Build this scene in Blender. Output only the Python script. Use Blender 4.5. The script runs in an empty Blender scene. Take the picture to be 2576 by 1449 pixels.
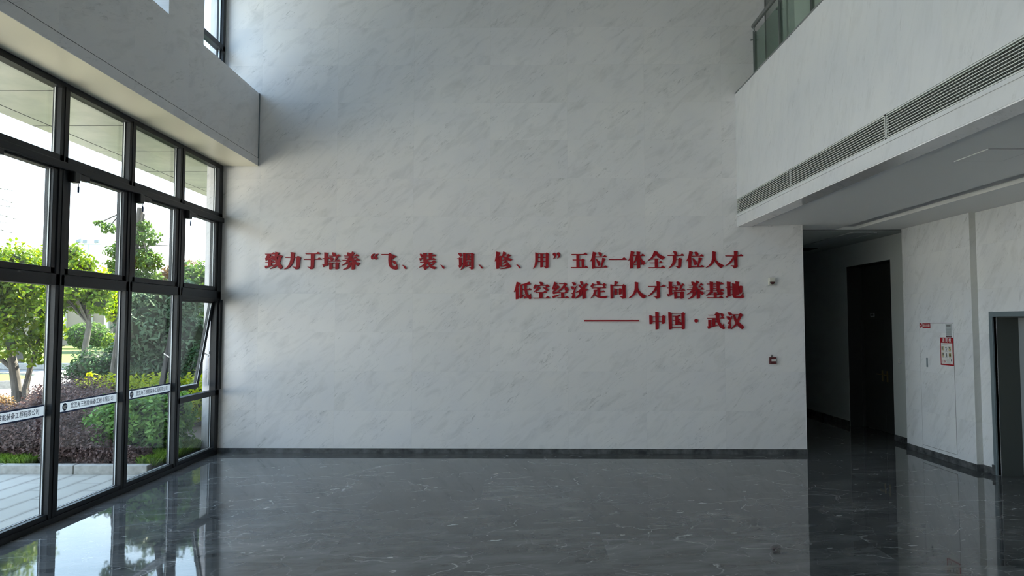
import bpy, bmesh, math, random
import numpy as np
from mathutils import Vector, Matrix

S = bpy.context.scene
COL = S.collection
rnd = random.Random(7)
PI = math.pi

# ------------------------------------------------------------------ camera
cam_d = bpy.data.cameras.new('camera')
cam_d.sensor_width = 36.0
cam_d.lens = 1746.09 / 2576 * 36.0
cam_d.clip_start = 0.05
cam_d.clip_end = 600
cam = bpy.data.objects.new('camera', cam_d)
COL.objects.link(cam)
cam.location = (0, 0, 2.0)
cam.rotation_euler = (math.radians(90 + 2.923), 0, 0.01231)
S.camera = cam

# ------------------------------------------------------------------ sky, sun, exposure
W = bpy.data.worlds.new('sky')
S.world = W
W.use_nodes = True
nt = W.node_tree
nt.nodes.clear()
wo = nt.nodes.new('ShaderNodeOutputWorld')
bg = nt.nodes.new('ShaderNodeBackground')
tc = nt.nodes.new('ShaderNodeTexCoord')
sp = nt.nodes.new('ShaderNodeSeparateXYZ')
rp = nt.nodes.new('ShaderNodeValToRGB')
nz = nt.nodes.new('ShaderNodeTexNoise')
nz.inputs['Scale'].default_value = 3.0
nz.inputs['Detail'].default_value = 6.0
mx = nt.nodes.new('ShaderNodeMix')
mx.data_type = 'RGBA'
nt.links.new(tc.outputs['Generated'], sp.inputs[0])
nt.links.new(tc.outputs['Generated'], nz.inputs['Vector'])
nt.links.new(sp.outputs[2], rp.inputs[0])
e = rp.color_ramp.elements
e[0].position = 0.0
e[0].color = (1.0, 1.0, 1.0, 1)
e[1].position = 1.0
e[1].color = (0.40, 0.56, 0.82, 1)
k = e.new(0.07); k.color = (0.98, 0.99, 1.0, 1)
k = e.new(0.13); k.color = (0.72, 0.86, 0.98, 1)
k = e.new(0.30); k.color = (0.47, 0.66, 0.88, 1)
k = e.new(0.55); k.color = (0.44, 0.61, 0.87, 1)
cr = nt.nodes.new('ShaderNodeValToRGB')
cr.color_ramp.elements[0].position = 0.55
cr.color_ramp.elements[1].position = 0.75
cr.color_ramp.elements[1].color = (0.35, 0.35, 0.35, 1)
nt.links.new(nz.outputs[0], cr.inputs[0])
mx.inputs[7].default_value = (0.95, 0.96, 0.98, 1)
nt.links.new(cr.outputs[0], mx.inputs[0])
nt.links.new(rp.outputs[0], mx.inputs[6])
nt.links.new(mx.outputs[2], bg.inputs[0])
bg.inputs[1].default_value = 2.6
nt.links.new(bg.outputs[0], wo.inputs[0])

sun_d = bpy.data.lights.new('sun', 'SUN')
sun_d.energy = 18.0
sun_d.angle = 0.01
sun_d.color = (1.0, 0.93, 0.80)
sun = bpy.data.objects.new('sun', sun_d)
COL.objects.link(sun)
sun.rotation_euler = Vector((-0.36, -0.42, -0.83)).to_track_quat('-Z', 'Y').to_euler()
sun.location = (20, 20, 40)

S.view_settings.view_transform = 'Standard'
S.view_settings.look = 'None'
S.view_settings.exposure = 1.15
S.view_settings.gamma = 1.0
S.cycles.max_bounces = 12
S.cycles.diffuse_bounces = 7
S.cycles.glossy_bounces = 4
S.cycles.transparent_max_bounces = 16
S.cycles.sample_clamp_indirect = 8.0
S.cycles.caustics_reflective = False
S.cycles.caustics_refractive = False

# ------------------------------------------------------------------ mesh helpers
class MB:
    def __init__(self):
        self.v = []; self.f = []; self.m = []
    def add(self, vs, fs, mi=0):
        o = len(self.v)
        self.v += [tuple(p) for p in vs]
        self.f += [tuple(i + o for i in q) for q in fs]
        self.m += [mi] * len(fs)
        return self
    def box(self, x0, x1, y0, y1, z0, z1, mi=0):
        if x0 > x1: x0, x1 = x1, x0
        if y0 > y1: y0, y1 = y1, y0
        if z0 > z1: z0, z1 = z1, z0
        vs = [(x0,y0,z0),(x1,y0,z0),(x1,y1,z0),(x0,y1,z0),(x0,y0,z1),(x1,y0,z1),(x1,y1,z1),(x0,y1,z1)]
        fs = [(0,3,2,1),(4,5,6,7),(0,1,5,4),(1,2,6,5),(2,3,7,6),(3,0,4,7)]
        return self.add(vs, fs, mi)
    def bbox(self, x0, x1, y0, y1, z0, z1, b=0.004, mi=0):
        """box with small chamfers on all edges"""
        bm = bmesh.new()
        bmesh.ops.create_cube(bm, size=1)
        for v in bm.verts:
            v.co = Vector(((x0+x1)/2 + v.co.x*abs(x1-x0), (y0+y1)/2 + v.co.y*abs(y1-y0), (z0+z1)/2 + v.co.z*abs(z1-z0)))
        bmesh.ops.bevel(bm, geom=bm.edges[:], offset=b, segments=2, affect='EDGES', profile=0.5)
        bm.verts.index_update()
        vs = [v.co[:] for v in bm.verts]; fs = [[v.index for v in f.verts] for f in bm.faces]
        bm.free()
        return self.add(vs, fs, mi)
    def tube(self, pts, r, n=10, mi=0, cap=True):
        """tube through pts; r a number or one radius per point"""
        P = [Vector(p) for p in pts]
        R_ = r if hasattr(r, '__len__') else [r] * len(P)
        vs = []; fs = []
        up = Vector((0.13, 0.31, 0.94))
        for i, p in enumerate(P):
            d = (P[min(i+1, len(P)-1)] - P[max(i-1, 0)]).normalized()
            a = d.cross(up)
            if a.length < 1e-4: a = d.cross(Vector((1, 0, 0)))
            a.normalize(); b = d.cross(a)
            for j in range(n):
                t = 2*PI*j/n
                vs.append(p + (a*math.cos(t) + b*math.sin(t)) * R_[i])
        for i in range(len(P)-1):
            for j in range(n):
                k2 = (j+1) % n
                fs.append((i*n+j, i*n+k2, (i+1)*n+k2, (i+1)*n+j))
        if cap:
            fs.append(tuple(range(n))[::-1]); fs.append(tuple(range((len(P)-1)*n, len(P)*n)))
        return self.add(vs, fs, mi)
    def prism(self, ring, d, mi=0):
        """closed ring of 3-d points pushed along vector d"""
        n = len(ring); d = Vector(d)
        vs = [Vector(p) for p in ring] + [Vector(p) + d for p in ring]
        fs = [tuple(range(n)), tuple(range(n, 2*n))[::-1]] + [(i, i+n, (i+1) % n + n, (i+1) % n) for i in range(n)]
        return self.add(vs, fs, mi)
    def lathe(self, prof, c, axis='z', n=24, mi=0):
        """prof: (radius, height) pairs turned round an axis through c"""
        vs = []; fs = []
        for r, h in prof:
            for j in range(n):
                t = 2*PI*j/n; a, b = r*math.cos(t), r*math.sin(t)
                vs.append({'z': (c[0]+a, c[1]+b, c[2]+h), 'y': (c[0]+a, c[1]+h, c[2]+b), 'x': (c[0]+h, c[1]+a, c[2]+b)}[axis])
        for i in range(len(prof)-1):
            for j in range(n):
                fs.append((i*n+j, i*n+(j+1) % n, (i+1)*n+(j+1) % n, (i+1)*n+j))
        fs.append(tuple(range(n))); fs.append(tuple(range((len(prof)-1)*n, len(prof)*n)))
        return self.add(vs, fs, mi)
    def build(self, name, mats, parent=None, smooth=False, origin=None):
        me = bpy.data.meshes.new(name)
        base = Vector(origin) if origin else Vector((0, 0, 0))
        me.from_pydata([tuple(Vector(p) - base) for p in self.v], [], self.f)
        for m_ in (mats if isinstance(mats, (list, tuple)) else [mats]):
            me.materials.append(m_)
        if len(me.materials) > 1:
            me.polygons.foreach_set('material_index', self.m)
        if smooth:
            me.polygons.foreach_set('use_smooth', [True] * len(me.polygons))
        me.update()
        o = bpy.data.objects.new(name, me)
        COL.objects.link(o)
        o.location = base
        if parent is not None:
            o.parent = parent
            if origin is None:
                o.location = -world_loc(parent)
            else:
                o.location = base - world_loc(parent)
        return o

def world_loc(o):
    p = Vector((0, 0, 0))
    while o is not None:
        p += o.location; o = o.parent
    return p

def empty(name, loc=(0, 0, 0)):
    o = bpy.data.objects.new(name, None)
    o.empty_display_size = 0.1
    o.location = loc
    COL.objects.link(o)
    return o

def tag(o, label=None, cat=None, group=None, kind=None):
    if label: o['label'] = label
    if cat: o['category'] = cat
    if group: o['group'] = group
    if kind: o['kind'] = kind
    return o

def struct(o):
    o['kind'] = 'structure'
    return o

def copy_tree(o, parent=None):
    c = o.copy(); COL.objects.link(c)
    if parent is not None: c.parent = parent
    for ch in o.children:
        copy_tree(ch, c)
    return c

# ------------------------------------------------------------------ materials
def mat(name, color=(0.8, 0.8, 0.8), rough=0.5, metal=0.0, spec=0.5, emit=None):
    m = bpy.data.materials.new(name); m.use_nodes = True
    b = m.node_tree.nodes['Principled BSDF']
    b.inputs['Base Color'].default_value = (*color, 1)
    b.inputs['Roughness'].default_value = rough
    b.inputs['Metallic'].default_value = metal
    b.inputs['Specular IOR Level'].default_value = spec
    return m

class NT:
    """short hand for building node trees"""
    def __init__(self, m):
        self.t = m.node_tree; self.b = self.t.nodes['Principled BSDF']
    def n(self, kind, **kw):
        q = self.t.nodes.new('ShaderNode' + kind)
        for a, v in kw.items(): setattr(q, a, v)
        return q
    def l(self, a, b): self.t.links.new(a, b)
    def put(self, sock, v):
        if hasattr(v, 'is_output'): self.l(v, sock)
        else: sock.default_value = v
    def math(self, op, a, b=0.0, c=None):
        q = self.n('Math', operation=op); self.put(q.inputs[0], a); self.put(q.inputs[1], b)
        if c is not None: self.put(q.inputs[2], c)
        return q.outputs[0]
    def noise(self, vec, scale, detail=4, rough=0.5, dist=0.0):
        q = self.n('TexNoise'); self.l(vec, q.inputs['Vector'])
        q.inputs['Scale'].default_value = scale; q.inputs['Detail'].default_value = detail
        q.inputs['Roughness'].default_value = rough; q.inputs['Distortion'].default_value = dist
        return q.outputs[0]
    def ramp(self, fac, stops):
        q = self.n('ValToRGB'); self.l(fac, q.inputs[0]); e = q.color_ramp.elements
        while len(e) < len(stops): e.new(0.5)
        for i, (p, c) in enumerate(stops):
            e[i].position = p
            e[i].color = (c, c, c, 1) if not hasattr(c, '__len__') else (*c, 1)
        return q.outputs[0]
    def mix(self, fac, a, b, mode='MIX'):
        q = self.n('Mix', data_type='RGBA', blend_type=mode)
        self.put(q.inputs[0], fac)
        for s, v in ((q.inputs[6], a), (q.inputs[7], b)):
            if hasattr(v, 'is_output'): self.l(v, s)
            else: s.default_value = (*v, 1) if len(v) == 3 else v
        return q.outputs[2]
    def vec(self, x, y, z=0.0):
        q = self.n('CombineXYZ'); self.put(q.inputs[0], x); self.put(q.inputs[1], y); self.put(q.inputs[2], z)
        return q.outputs[0]
    def pos(self):
        g = self.n('NewGeometry'); s = self.n('SeparateXYZ'); self.l(g.outputs['Position'], s.inputs[0])
        return g, s.outputs[0], s.outputs[1], s.outputs[2]

def marble(name, base=(0.742, 0.728, 0.727), vein=(0.27, 0.275, 0.27), ang=38.0, axis='x', tile=(1.21, 0.604), off=(0.737, 0.05),
           rough=0.22, joints=1.0, amount=1.0, horizontal=False):
    """polished pale marble slabs with short slanting grey streaks; axis = horizontal direction of the face"""
    m = mat(name, base, rough); t = NT(m)
    g, x, y, z = t.pos()
    u = x if axis == 'x' else y
    v = y if horizontal else z
    tu = t.math('DIVIDE', t.math('SUBTRACT', u, off[0]), tile[0]); tv = t.math('DIVIDE', t.math('SUBTRACT', v, off[1]), tile[1])
    iu, iv = t.math('FLOOR', tu), t.math('FLOOR', tv)
    wn = t.n('TexWhiteNoise', noise_dimensions='2D'); t.l(t.vec(iu, iv), wn.inputs['Vector'])
    rv = wn.outputs['Value']
    shift = t.math('MULTIPLY', rv, 37.0)
    c_, s_ = math.cos(math.radians(ang)), math.sin(math.radians(ang))
    along = t.math('ADD', t.math('MULTIPLY', u, c_), t.math('MULTIPLY', v, s_))
    across = t.math('ADD', t.math('MULTIPLY', u, -s_), t.math('MULTIPLY', v, c_))
    P = t.vec(along, t.math('MULTIPLY', across, 4.6), shift)
    Q = t.vec(t.math('MULTIPLY', along, 1.0), t.math('MULTIPLY', across, 3.0), t.math('ADD', shift, 11.0))
    warp = t.noise(t.vec(u, v, shift), 2.2, 3)
    fine = t.noise(P, 6.4, 9, 0.75, 0.9)
    big = t.noise(Q, 1.15, 4, 0.55, 0.3)
    mask = t.ramp(big, [(0.46, 0.0), (0.65, 1.0)])
    streak = t.ramp(fine, [(0.54, 0.0), (0.74, 1.0)])
    dark = t.math('MULTIPLY', streak, mask)
    soft = t.ramp(t.noise(Q, 2.1, 5, 0.6, 0.8), [(0.5, 0.0), (0.85, 1.0)])
    fleck = t.ramp(t.noise(P, 9.0, 2, 0.5), [(0.735, 0.0), (0.77, 1.0)])
    amt = t.math('MINIMUM', t.math('MULTIPLY', t.math('ADD', t.math('ADD', t.math('MULTIPLY', dark, 1.0), t.math('MULTIPLY', soft, 0.36)), t.math('MULTIPLY', fleck, 0.45)), amount), 1.0)
    tone = t.math('ADD', 0.975, t.math('MULTIPLY', rv, 0.05))
    cl = t.ramp(warp, [(0.3, (base[0]*0.97, base[1]*0.972, base[2]*0.985)), (0.7, (base[0]*1.02, base[1]*1.015, base[2]*1.0))])
    col = t.mix(amt, cl, vein)
    tq = t.vec(tone, tone, tone)
    col = t.mix(1.0, col, tq, 'MULTIPLY')
    fu, fv = t.math('FRACT', tu), t.math('FRACT', tv)
    ju = t.math('LESS_THAN', t.math('MINIMUM', fu, t.math('SUBTRACT', 1.0, fu)), 0.0014 / tile[0])
    jv = t.math('LESS_THAN', t.math('MINIMUM', fv, t.math('SUBTRACT', 1.0, fv)), 0.0014 / tile[1])
    j = t.math('MULTIPLY', t.math('MAXIMUM', ju, jv), 0.17 * joints)
    col = t.mix(j, col, (0.33, 0.34, 0.34))
    t.l(col, t.b.inputs['Base Color'])
    return m

def dark_marble(name, rough=0.035):
    m = mat(name, (0.06, 0.065, 0.068), rough, spec=0.38); t = NT(m)
    g, x, y, z = t.pos()
    tu = t.math('DIVIDE', t.math('SUBTRACT', x, 0.755), 1.21); tv = t.math('DIVIDE', t.math('SUBTRACT', y, 5.9), 0.816)
    wn = t.n('TexWhiteNoise', noise_dimensions='2D'); t.l(t.vec(t.math('FLOOR', tu), t.math('FLOOR', tv)), wn.inputs['Vector'])
    rv = wn.outputs['Value']; sh = t.math('MULTIPLY', rv, 23.0)
    c_, s_ = math.cos(math.radians(14)), math.sin(math.radians(14))
    al = t.math('ADD', t.math('MULTIPLY', x, c_), t.math('MULTIPLY', y, s_)); ac = t.math('ADD', t.math('MULTIPLY', x, -s_), t.math('MULTIPLY', y, c_))
    P0 = t.vec(al, t.math('MULTIPLY', ac, 1.45), sh)
    wq = t.n('TexNoise'); t.l(P0, wq.inputs['Vector']); wq.inputs['Scale'].default_value = 1.3; wq.inputs['Detail'].default_value = 6
    add = t.n('VectorMath', operation='MULTIPLY_ADD'); t.l(wq.outputs['Color'], add.inputs[0]); add.inputs[1].default_value = (0.9, 0.9, 0.0); t.l(P0, add.inputs[2])
    PW = add.outputs[0]
    def veins(scale, width, rnd_):
        q = t.n('TexVoronoi', feature='DISTANCE_TO_EDGE', voronoi_dimensions='3D'); t.l(PW, q.inputs['Vector']); q.inputs['Scale'].default_value = scale
        q.inputs['Randomness'].default_value = rnd_
        return t.ramp(q.outputs['Distance'], [(0.0, 1.0), (width, 0.0)])
    vm = t.ramp(t.noise(P0, 0.9, 3), [(0.42, 0.0), (0.62, 1.0)])
    v1 = t.math('MULTIPLY', veins(0.62, 0.0055, 1.0), t.ramp(t.noise(P0, 1.6, 3), [(0.45, 0.10), (0.66, 0.9)]))
    v2 = t.math('MULTIPLY', veins(1.9, 0.010, 1.0), t.math('MULTIPLY', vm, 0.42))
    v3 = t.math('MULTIPLY', veins(5.5, 0.02, 1.0), t.math('MULTIPLY', t.ramp(t.noise(P0, 1.1, 4), [(0.55, 0.0), (0.7, 1.0)]), 0.4))
    fl = t.ramp(t.noise(t.vec(t.math('MULTIPLY', al, 0.9), t.math('MULTIPLY', ac, 2.4), sh), 5.0, 3, 0.6), [(0.69, 0.0), (0.71, 1.0)])
    cloud = t.noise(t.vec(al, t.math('MULTIPLY', ac, 3.0), sh), 1.6, 7, 0.62)
    base = t.ramp(cloud, [(0.30, (0.046, 0.049, 0.050)), (0.5, (0.088, 0.092, 0.094)), (0.72, (0.135, 0.139, 0.140))])
    a = t.math('MINIMUM', t.math('ADD', t.math('ADD', v1, v2), t.math('ADD', v3, fl)), 1.0)
    col = t.mix(t.math('MULTIPLY', a, 0.85), base, (0.46, 0.47, 0.465))
    tone = t.math('ADD', 0.86, t.math('MULTIPLY', rv, 0.3)); col = t.mix(1.0, col, t.vec(tone, tone, tone), 'MULTIPLY')
    t.l(col, t.b.inputs['Base Color'])
    bp = t.n('Bump'); bp.inputs['Strength'].default_value = 0.05; bp.inputs['Distance'].default_value = 0.02
    t.l(t.noise(t.vec(x, y, sh), 2.4, 1), bp.inputs['Height']); t.l(bp.outputs[0], t.b.inputs['Normal'])
    return m

def speckled(name, c0, c1, scale=20.0, rough=0.8, bump=0.0, axis_scale=(1, 1, 1), spec=0.5):
    m = mat(name, c0, rough, spec=spec); t = NT(m)
    g = t.n('NewGeometry'); mp = t.n('Mapping'); mp.inputs['Scale'].default_value = axis_scale
    t.l(g.outputs['Position'], mp.inputs['Vector'])
    nq = t.noise(mp.outputs[0], scale, 6, 0.6)
    t.l(t.ramp(nq, [(0.35, c0), (0.65, c1)]), t.b.inputs['Base Color'])
    if bump:
        bp = t.n('Bump'); bp.inputs['Strength'].default_value = bump; bp.inputs['Distance'].default_value = 0.02
        t.l(nq, bp.inputs['Height']); t.l(bp.outputs[0], t.b.inputs['Normal'])
    return m

def schlick(t, f0, k=1.0):
    """reflectance that is the same from both sides of a thin sheet"""
    g = t.nodes.new('ShaderNodeNewGeometry'); d = t.nodes.new('ShaderNodeVectorMath'); d.operation = 'DOT_PRODUCT'
    t.links.new(g.outputs['Incoming'], d.inputs[0]); t.links.new(g.outputs['Normal'], d.inputs[1])
    def mm(op, a, b):
        q = t.nodes.new('ShaderNodeMath'); q.operation = op
        for s_, v in ((q.inputs[0], a), (q.inputs[1], b)):
            if hasattr(v, 'is_output'): t.links.new(v, s_)
            else: s_.default_value = v
        return q.outputs[0]
    c = mm('ABSOLUTE', d.outputs['Value'], 0.0)
    return mm('MULTIPLY', mm('ADD', mm('MULTIPLY', mm('POWER', mm('SUBTRACT', 1.0, c), 5.0), 1 - f0), f0), k)

def glass(name, tint=(0.955, 0.97, 0.955), refl=1.0):
    m = bpy.data.materials.new(name); m.use_nodes = True; t = m.node_tree
    t.nodes.clear()
    o = t.nodes.new('ShaderNodeOutputMaterial'); tr = t.nodes.new('ShaderNodeBsdfTransparent'); gl = t.nodes.new('ShaderNodeBsdfGlossy')
    mx_ = t.nodes.new('ShaderNodeMixShader')
    tr.inputs[0].default_value = (*tint, 1); gl.inputs['Roughness'].default_value = 0.0
    t.links.new(schlick(t, 0.04, refl), mx_.inputs[0])
    t.links.new(tr.outputs[0], mx_.inputs[1]); t.links.new(gl.outputs[0], mx_.inputs[2]); t.links.new(mx_.outputs[0], o.inputs[0])
    return m

def leafy(name, c0, c1, trans=0.45, gloss=0.35):
    """leaves: each leaf its own shade of the species' colour, thin enough to let light through"""
    m = bpy.data.materials.new(name); m.use_nodes = True; tr_ = m.node_tree; tr_.nodes.clear()
    N = tr_.nodes.new; L = tr_.links.new
    o = N('ShaderNodeOutputMaterial'); d = N('ShaderNodeBsdfDiffuse'); tl = N('ShaderNodeBsdfTranslucent'); gl = N('ShaderNodeBsdfGlossy')
    g = N('ShaderNodeNewGeometry'); r = N('ShaderNodeValToRGB'); a = N('ShaderNodeMixShader'); b = N('ShaderNodeMixShader')
    L(g.outputs['Random Per Island'], r.inputs[0])
    r.color_ramp.elements[0].color = (*c0, 1); r.color_ramp.elements[1].color = (*c1, 1)
    L(r.outputs[0], d.inputs[0])
    hs = N('ShaderNodeHueSaturation'); hs.inputs['Hue'].default_value = 0.485; hs.inputs['Saturation'].default_value = 1.1; hs.inputs['Value'].default_value = 1.25
    L(r.outputs[0], hs.inputs['Color']); L(hs.outputs[0], tl.inputs[0])
    a.inputs[0].default_value = trans; L(d.outputs[0], a.inputs[1]); L(tl.outputs[0], a.inputs[2])
    gl.inputs['Roughness'].default_value = 0.35
    L(schlick(tr_, 0.03, gloss), b.inputs[0]); L(a.outputs[0], b.inputs[1]); L(gl.outputs[0], b.inputs[2]); L(b.outputs[0], o.inputs[0])
    return m

M = {}
M['wall'] = marble('pale_marble_back', ang=40, axis='x')
M['side'] = marble('pale_marble_side', base=(0.765, 0.775, 0.785), ang=128, axis='y', off=(0.35, 0.05))
M['beam'] = marble('pale_marble_beam', ang=25, axis='y', off=(0.0, 0.95), tile=(1.21, 1.16), joints=0.35, amount=0.8)
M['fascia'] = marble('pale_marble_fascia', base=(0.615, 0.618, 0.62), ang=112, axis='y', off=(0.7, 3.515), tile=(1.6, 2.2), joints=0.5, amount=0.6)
M['softmarble'] = marble('pale_marble_soffit', ang=40, axis='x', horizontal=True, rough=0.08, joints=0.5)
M['shaded_return'] = marble('shaded_marble_strip', base=(0.52, 0.53, 0.51), ang=50, axis='x', off=(6.0, 0.05))  # darker marble copy; the return face's shade is put into its colour
M['floor'] = dark_marble('dark_marble')
M['skirting'] = speckled('dark_stone', (0.04, 0.043, 0.045), (0.12, 0.124, 0.126), 7, 0.25)
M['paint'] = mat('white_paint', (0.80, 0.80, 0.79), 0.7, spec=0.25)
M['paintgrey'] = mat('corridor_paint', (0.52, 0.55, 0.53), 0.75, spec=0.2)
M['cream'] = mat('cream_panel', (0.80, 0.75, 0.60), 0.35, spec=0.4)
M['frame'] = speckled('dark_grey_aluminium', (0.007, 0.009, 0.011), (0.011, 0.013, 0.016), 60, 0.42, spec=0.35)
M['frame_hi'] = mat('satin_aluminium', (0.62, 0.64, 0.66), 0.3, 0.7)
M['bead'] = mat('lit_bead', (0.72, 0.74, 0.74), 0.5)  # pale so that the beads' daylight highlight sits in the colour
M['glass'] = glass('window_glass')
M['glass_upper'] = glass('tinted_upper_glass', (0.84, 0.89, 0.91))
M['glass2'] = glass('balustrade_glass', (0.72, 0.82, 0.76), 0.8)
M['red'] = mat('red_acrylic', (0.30, 0.004, 0.010), 0.38, spec=0.3)
M['navy'] = mat('navy_film', (0.012, 0.035, 0.13), 0.5)
M['film'] = mat('white_film', (0.84, 0.85, 0.86), 0.5)
M['white_ink'] = mat('white_ink', (0.90, 0.91, 0.92), 0.4)
M['ink'] = mat('navy_ink', (0.012, 0.02, 0.05), 0.5)
M['steel'] = mat('brushed_steel', (0.30, 0.32, 0.31), 0.35, 0.85)
M['whiteplastic'] = mat('ivory_plastic', (0.62, 0.60, 0.52), 0.35)
M['darkplastic'] = mat('dark_plastic', (0.012, 0.013, 0.014), 0.4)
M['alarmred'] = mat('alarm_red_plastic', (0.085, 0.004, 0.006), 0.3)
M['lens'] = mat('dark_red_lens', (0.05, 0.004, 0.006), 0.15)
M['grille'] = mat('ivory_coated_metal', (0.60, 0.61, 0.57), 0.45)
M['blade'] = mat('shaded_blade', (0.22, 0.23, 0.20), 0.5)  # darker than the slats: the shade behind them is put into the colour
M['void'] = mat('opening_shade', (0.018, 0.020, 0.020), 0.8)  # near-black fill: the shade of open gaps is put into the colour
M['doorgrey'] = mat('grey_door', (0.28, 0.30, 0.31), 0.5)
M['doorframe'] = mat('blue_grey_steel', (0.17, 0.21, 0.23), 0.4, 0.2)
M['reveal'] = mat('shaded_reveal', (0.075, 0.082, 0.078), 0.6, spec=0.2)  # dark colour stands in for the lack of light on the reveal
M['doordark'] = mat('dark_door', (0.03, 0.034, 0.032), 0.5, spec=0.3)
M['brass'] = mat('brass', (0.30, 0.23, 0.09), 0.4, 0.9)
M['posterred'] = mat('poster_red', (0.38, 0.012, 0.020), 0.45)
M['paper'] = mat('poster_paper', (0.70, 0.69, 0.66), 0.6)
M['tan'] = mat('poster_tan', (0.50, 0.42, 0.24), 0.6)
M['grey'] = mat('notice_grey', (0.40, 0.43, 0.44), 0.5)
M['greyink'] = mat('grey_ink', (0.20, 0.20, 0.20), 0.6)
M['black'] = mat('black_ink', (0.015, 0.015, 0.015), 0.6)
M['soffit_out'] = speckled('canopy_panel', (0.46, 0.48, 0.42), (0.58, 0.58, 0.50), 2.5, 0.25)
M['stone_out'] = speckled('outside_stone', (0.40, 0.42, 0.43), (0.50, 0.52, 0.53), 6, 0.7)
M['joint'] = mat('dark_joint', (0.03, 0.03, 0.03), 0.8)
M['kerb'] = speckled('kerb_concrete', (0.27, 0.26, 0.235), (0.38, 0.365, 0.33), 12, 0.85)
M['asphalt'] = speckled('pale_road', (0.15, 0.148, 0.14), (0.21, 0.205, 0.195), 3, 0.9)
M['bounce_forecourt'] = speckled('pale_bounce_concrete', (0.46, 0.44, 0.39), (0.56, 0.54, 0.48), 2, 0.9)  # pale warm tone chosen to bounce sunlight onto the soffits
M['line'] = mat('road_paint', (0.75, 0.75, 0.72), 0.8)
M['soil'] = speckled('soil', (0.03, 0.022, 0.014), (0.07, 0.05, 0.032), 9, 0.95, 0.6)
M['lawn'] = speckled('lawn_grass', (0.050, 0.090, 0.009), (0.085, 0.125, 0.014), 6, 0.95, 0.8)
M['bark'] = speckled('bark', (0.055, 0.048, 0.040), (0.12, 0.108, 0.094), 14, 0.9, 0.6, (1, 1, 0.3))
M['twig'] = mat('twig_shade', (0.025, 0.035, 0.015), 0.95)
M['twigred'] = mat('twig_brown', (0.05, 0.03, 0.025), 0.95)
M['leaf_bright'] = leafy('leaf_yellow_green', (0.066, 0.144, 0.012), (0.180, 0.252, 0.024), 0.5)
M['leaf_mid'] = leafy('leaf_mid_green', (0.043, 0.105, 0.019), (0.105, 0.186, 0.037), 0.45)
M['leaf_dark'] = leafy('leaf_dark_green', (0.014, 0.042, 0.014), (0.040, 0.085, 0.028), 0.25)
M['leaf_grey'] = leafy('leaf_grey_green', (0.064, 0.116, 0.064), (0.128, 0.188, 0.112), 0.3)
M['leaf_red'] = leafy('leaf_purple_red', (0.085, 0.055, 0.050), (0.21, 0.135, 0.115), 0.3)
M['leaf_fresh'] = leafy('leaf_fresh_green', (0.085, 0.21, 0.045), (0.22, 0.38, 0.09), 0.35)
M['leaf_rust'] = leafy('leaf_rust', (0.112, 0.063, 0.028), (0.182, 0.126, 0.049), 0.35)
M['leaf_yellow'] = leafy('leaf_golden', (0.20, 0.29, 0.015), (0.42, 0.46, 0.04), 0.5)
M['leaf_far'] = leafy('leaf_far', (0.066, 0.110, 0.077), (0.105, 0.154, 0.110), 0.3)  # distance haze mixed into the muted blue-green leaf colour
M['grass'] = leafy('grass_blade', (0.09, 0.19, 0.02), (0.22, 0.32, 0.06), 0.4)
M['hill'] = speckled('hazy_hill', (0.16, 0.25, 0.25), (0.24, 0.34, 0.33), 0.5, 0.95)  # blue-green haze of distance mixed into the base colour
M['bldg'] = mat('brown_render', (0.24, 0.20, 0.15), 0.8)
M['bldgcol'] = mat('pale_render', (0.65, 0.63, 0.56), 0.8)

# thin film on glass: part of the daylight shines through it
q_ = NT(M['film']); tl_ = q_.n('BsdfTranslucent'); ms_ = q_.n('MixShader'); out_ = [n_ for n_ in q_.t.nodes if n_.type == 'OUTPUT_MATERIAL'][0]
tl_.inputs[0].default_value = (0.84, 0.85, 0.86, 1); ms_.inputs[0].default_value = 0.55
q_.l(q_.b.outputs[0], ms_.inputs[1]); q_.l(tl_.outputs[0], ms_.inputs[2]); q_.l(ms_.outputs[0], out_.inputs[0])

def pavers():
    m = mat('pavers', (0.4, 0.4, 0.37), 0.8); t = NT(m)
    g, x, y, z = t.pos()
    q = t.n('TexBrick'); q.offset = 0.5
    t.l(t.vec(y, x), q.inputs['Vector'])
    q.inputs['Color1'].default_value = (0.36, 0.345, 0.30, 1); q.inputs['Color2'].default_value = (0.41, 0.39, 0.345, 1); q.inputs['Mortar'].default_value = (0.16, 0.15, 0.125, 1)
    q.inputs['Scale'].default_value = 1.0; q.inputs['Mortar Size'].default_value = 0.010; q.inputs['Mortar Smooth'].default_value = 0.6
    q.inputs['Brick Width'].default_value = 0.8; q.inputs['Row Height'].default_value = 0.33
    n1 = t.noise(g.outputs['Position'], 3.0, 5)
    fr = t.math('FRACT', t.math('DIVIDE', t.math('ADD', x, t.math('MULTIPLY', t.math('SUBTRACT', n1, 0.5), 0.05)), 0.33))
    stripes = t.ramp(t.math('MINIMUM', fr, t.math('SUBTRACT', 1.0, fr)), [(0.03, 0.62), (0.17, 0.0)])      # soft darker stripes along the long joints
    c = t.mix(t.ramp(n1, [(0.45, 0.0), (0.8, 0.35)]), q.outputs[0], (0.29, 0.265, 0.22))
    t.l(t.mix(t.math('MULTIPLY', stripes, t.ramp(n1, [(0.3, 0.5), (0.6, 1.0)])), c, (0.20, 0.185, 0.16)), t.b.inputs['Base Color'])
    return m
M['paver'] = pavers()

# ------------------------------------------------------------------ the hall
WX = -4.69          # inner face of the glazing
BY = 10.8           # face of the marble end wall
NEAR = -5.0         # the hall runs on behind the camera
TOP = 7.7
MULL = [10.745 - 1.2475 * i for i in range(13)]     # mullion centres along the glazing

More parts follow.
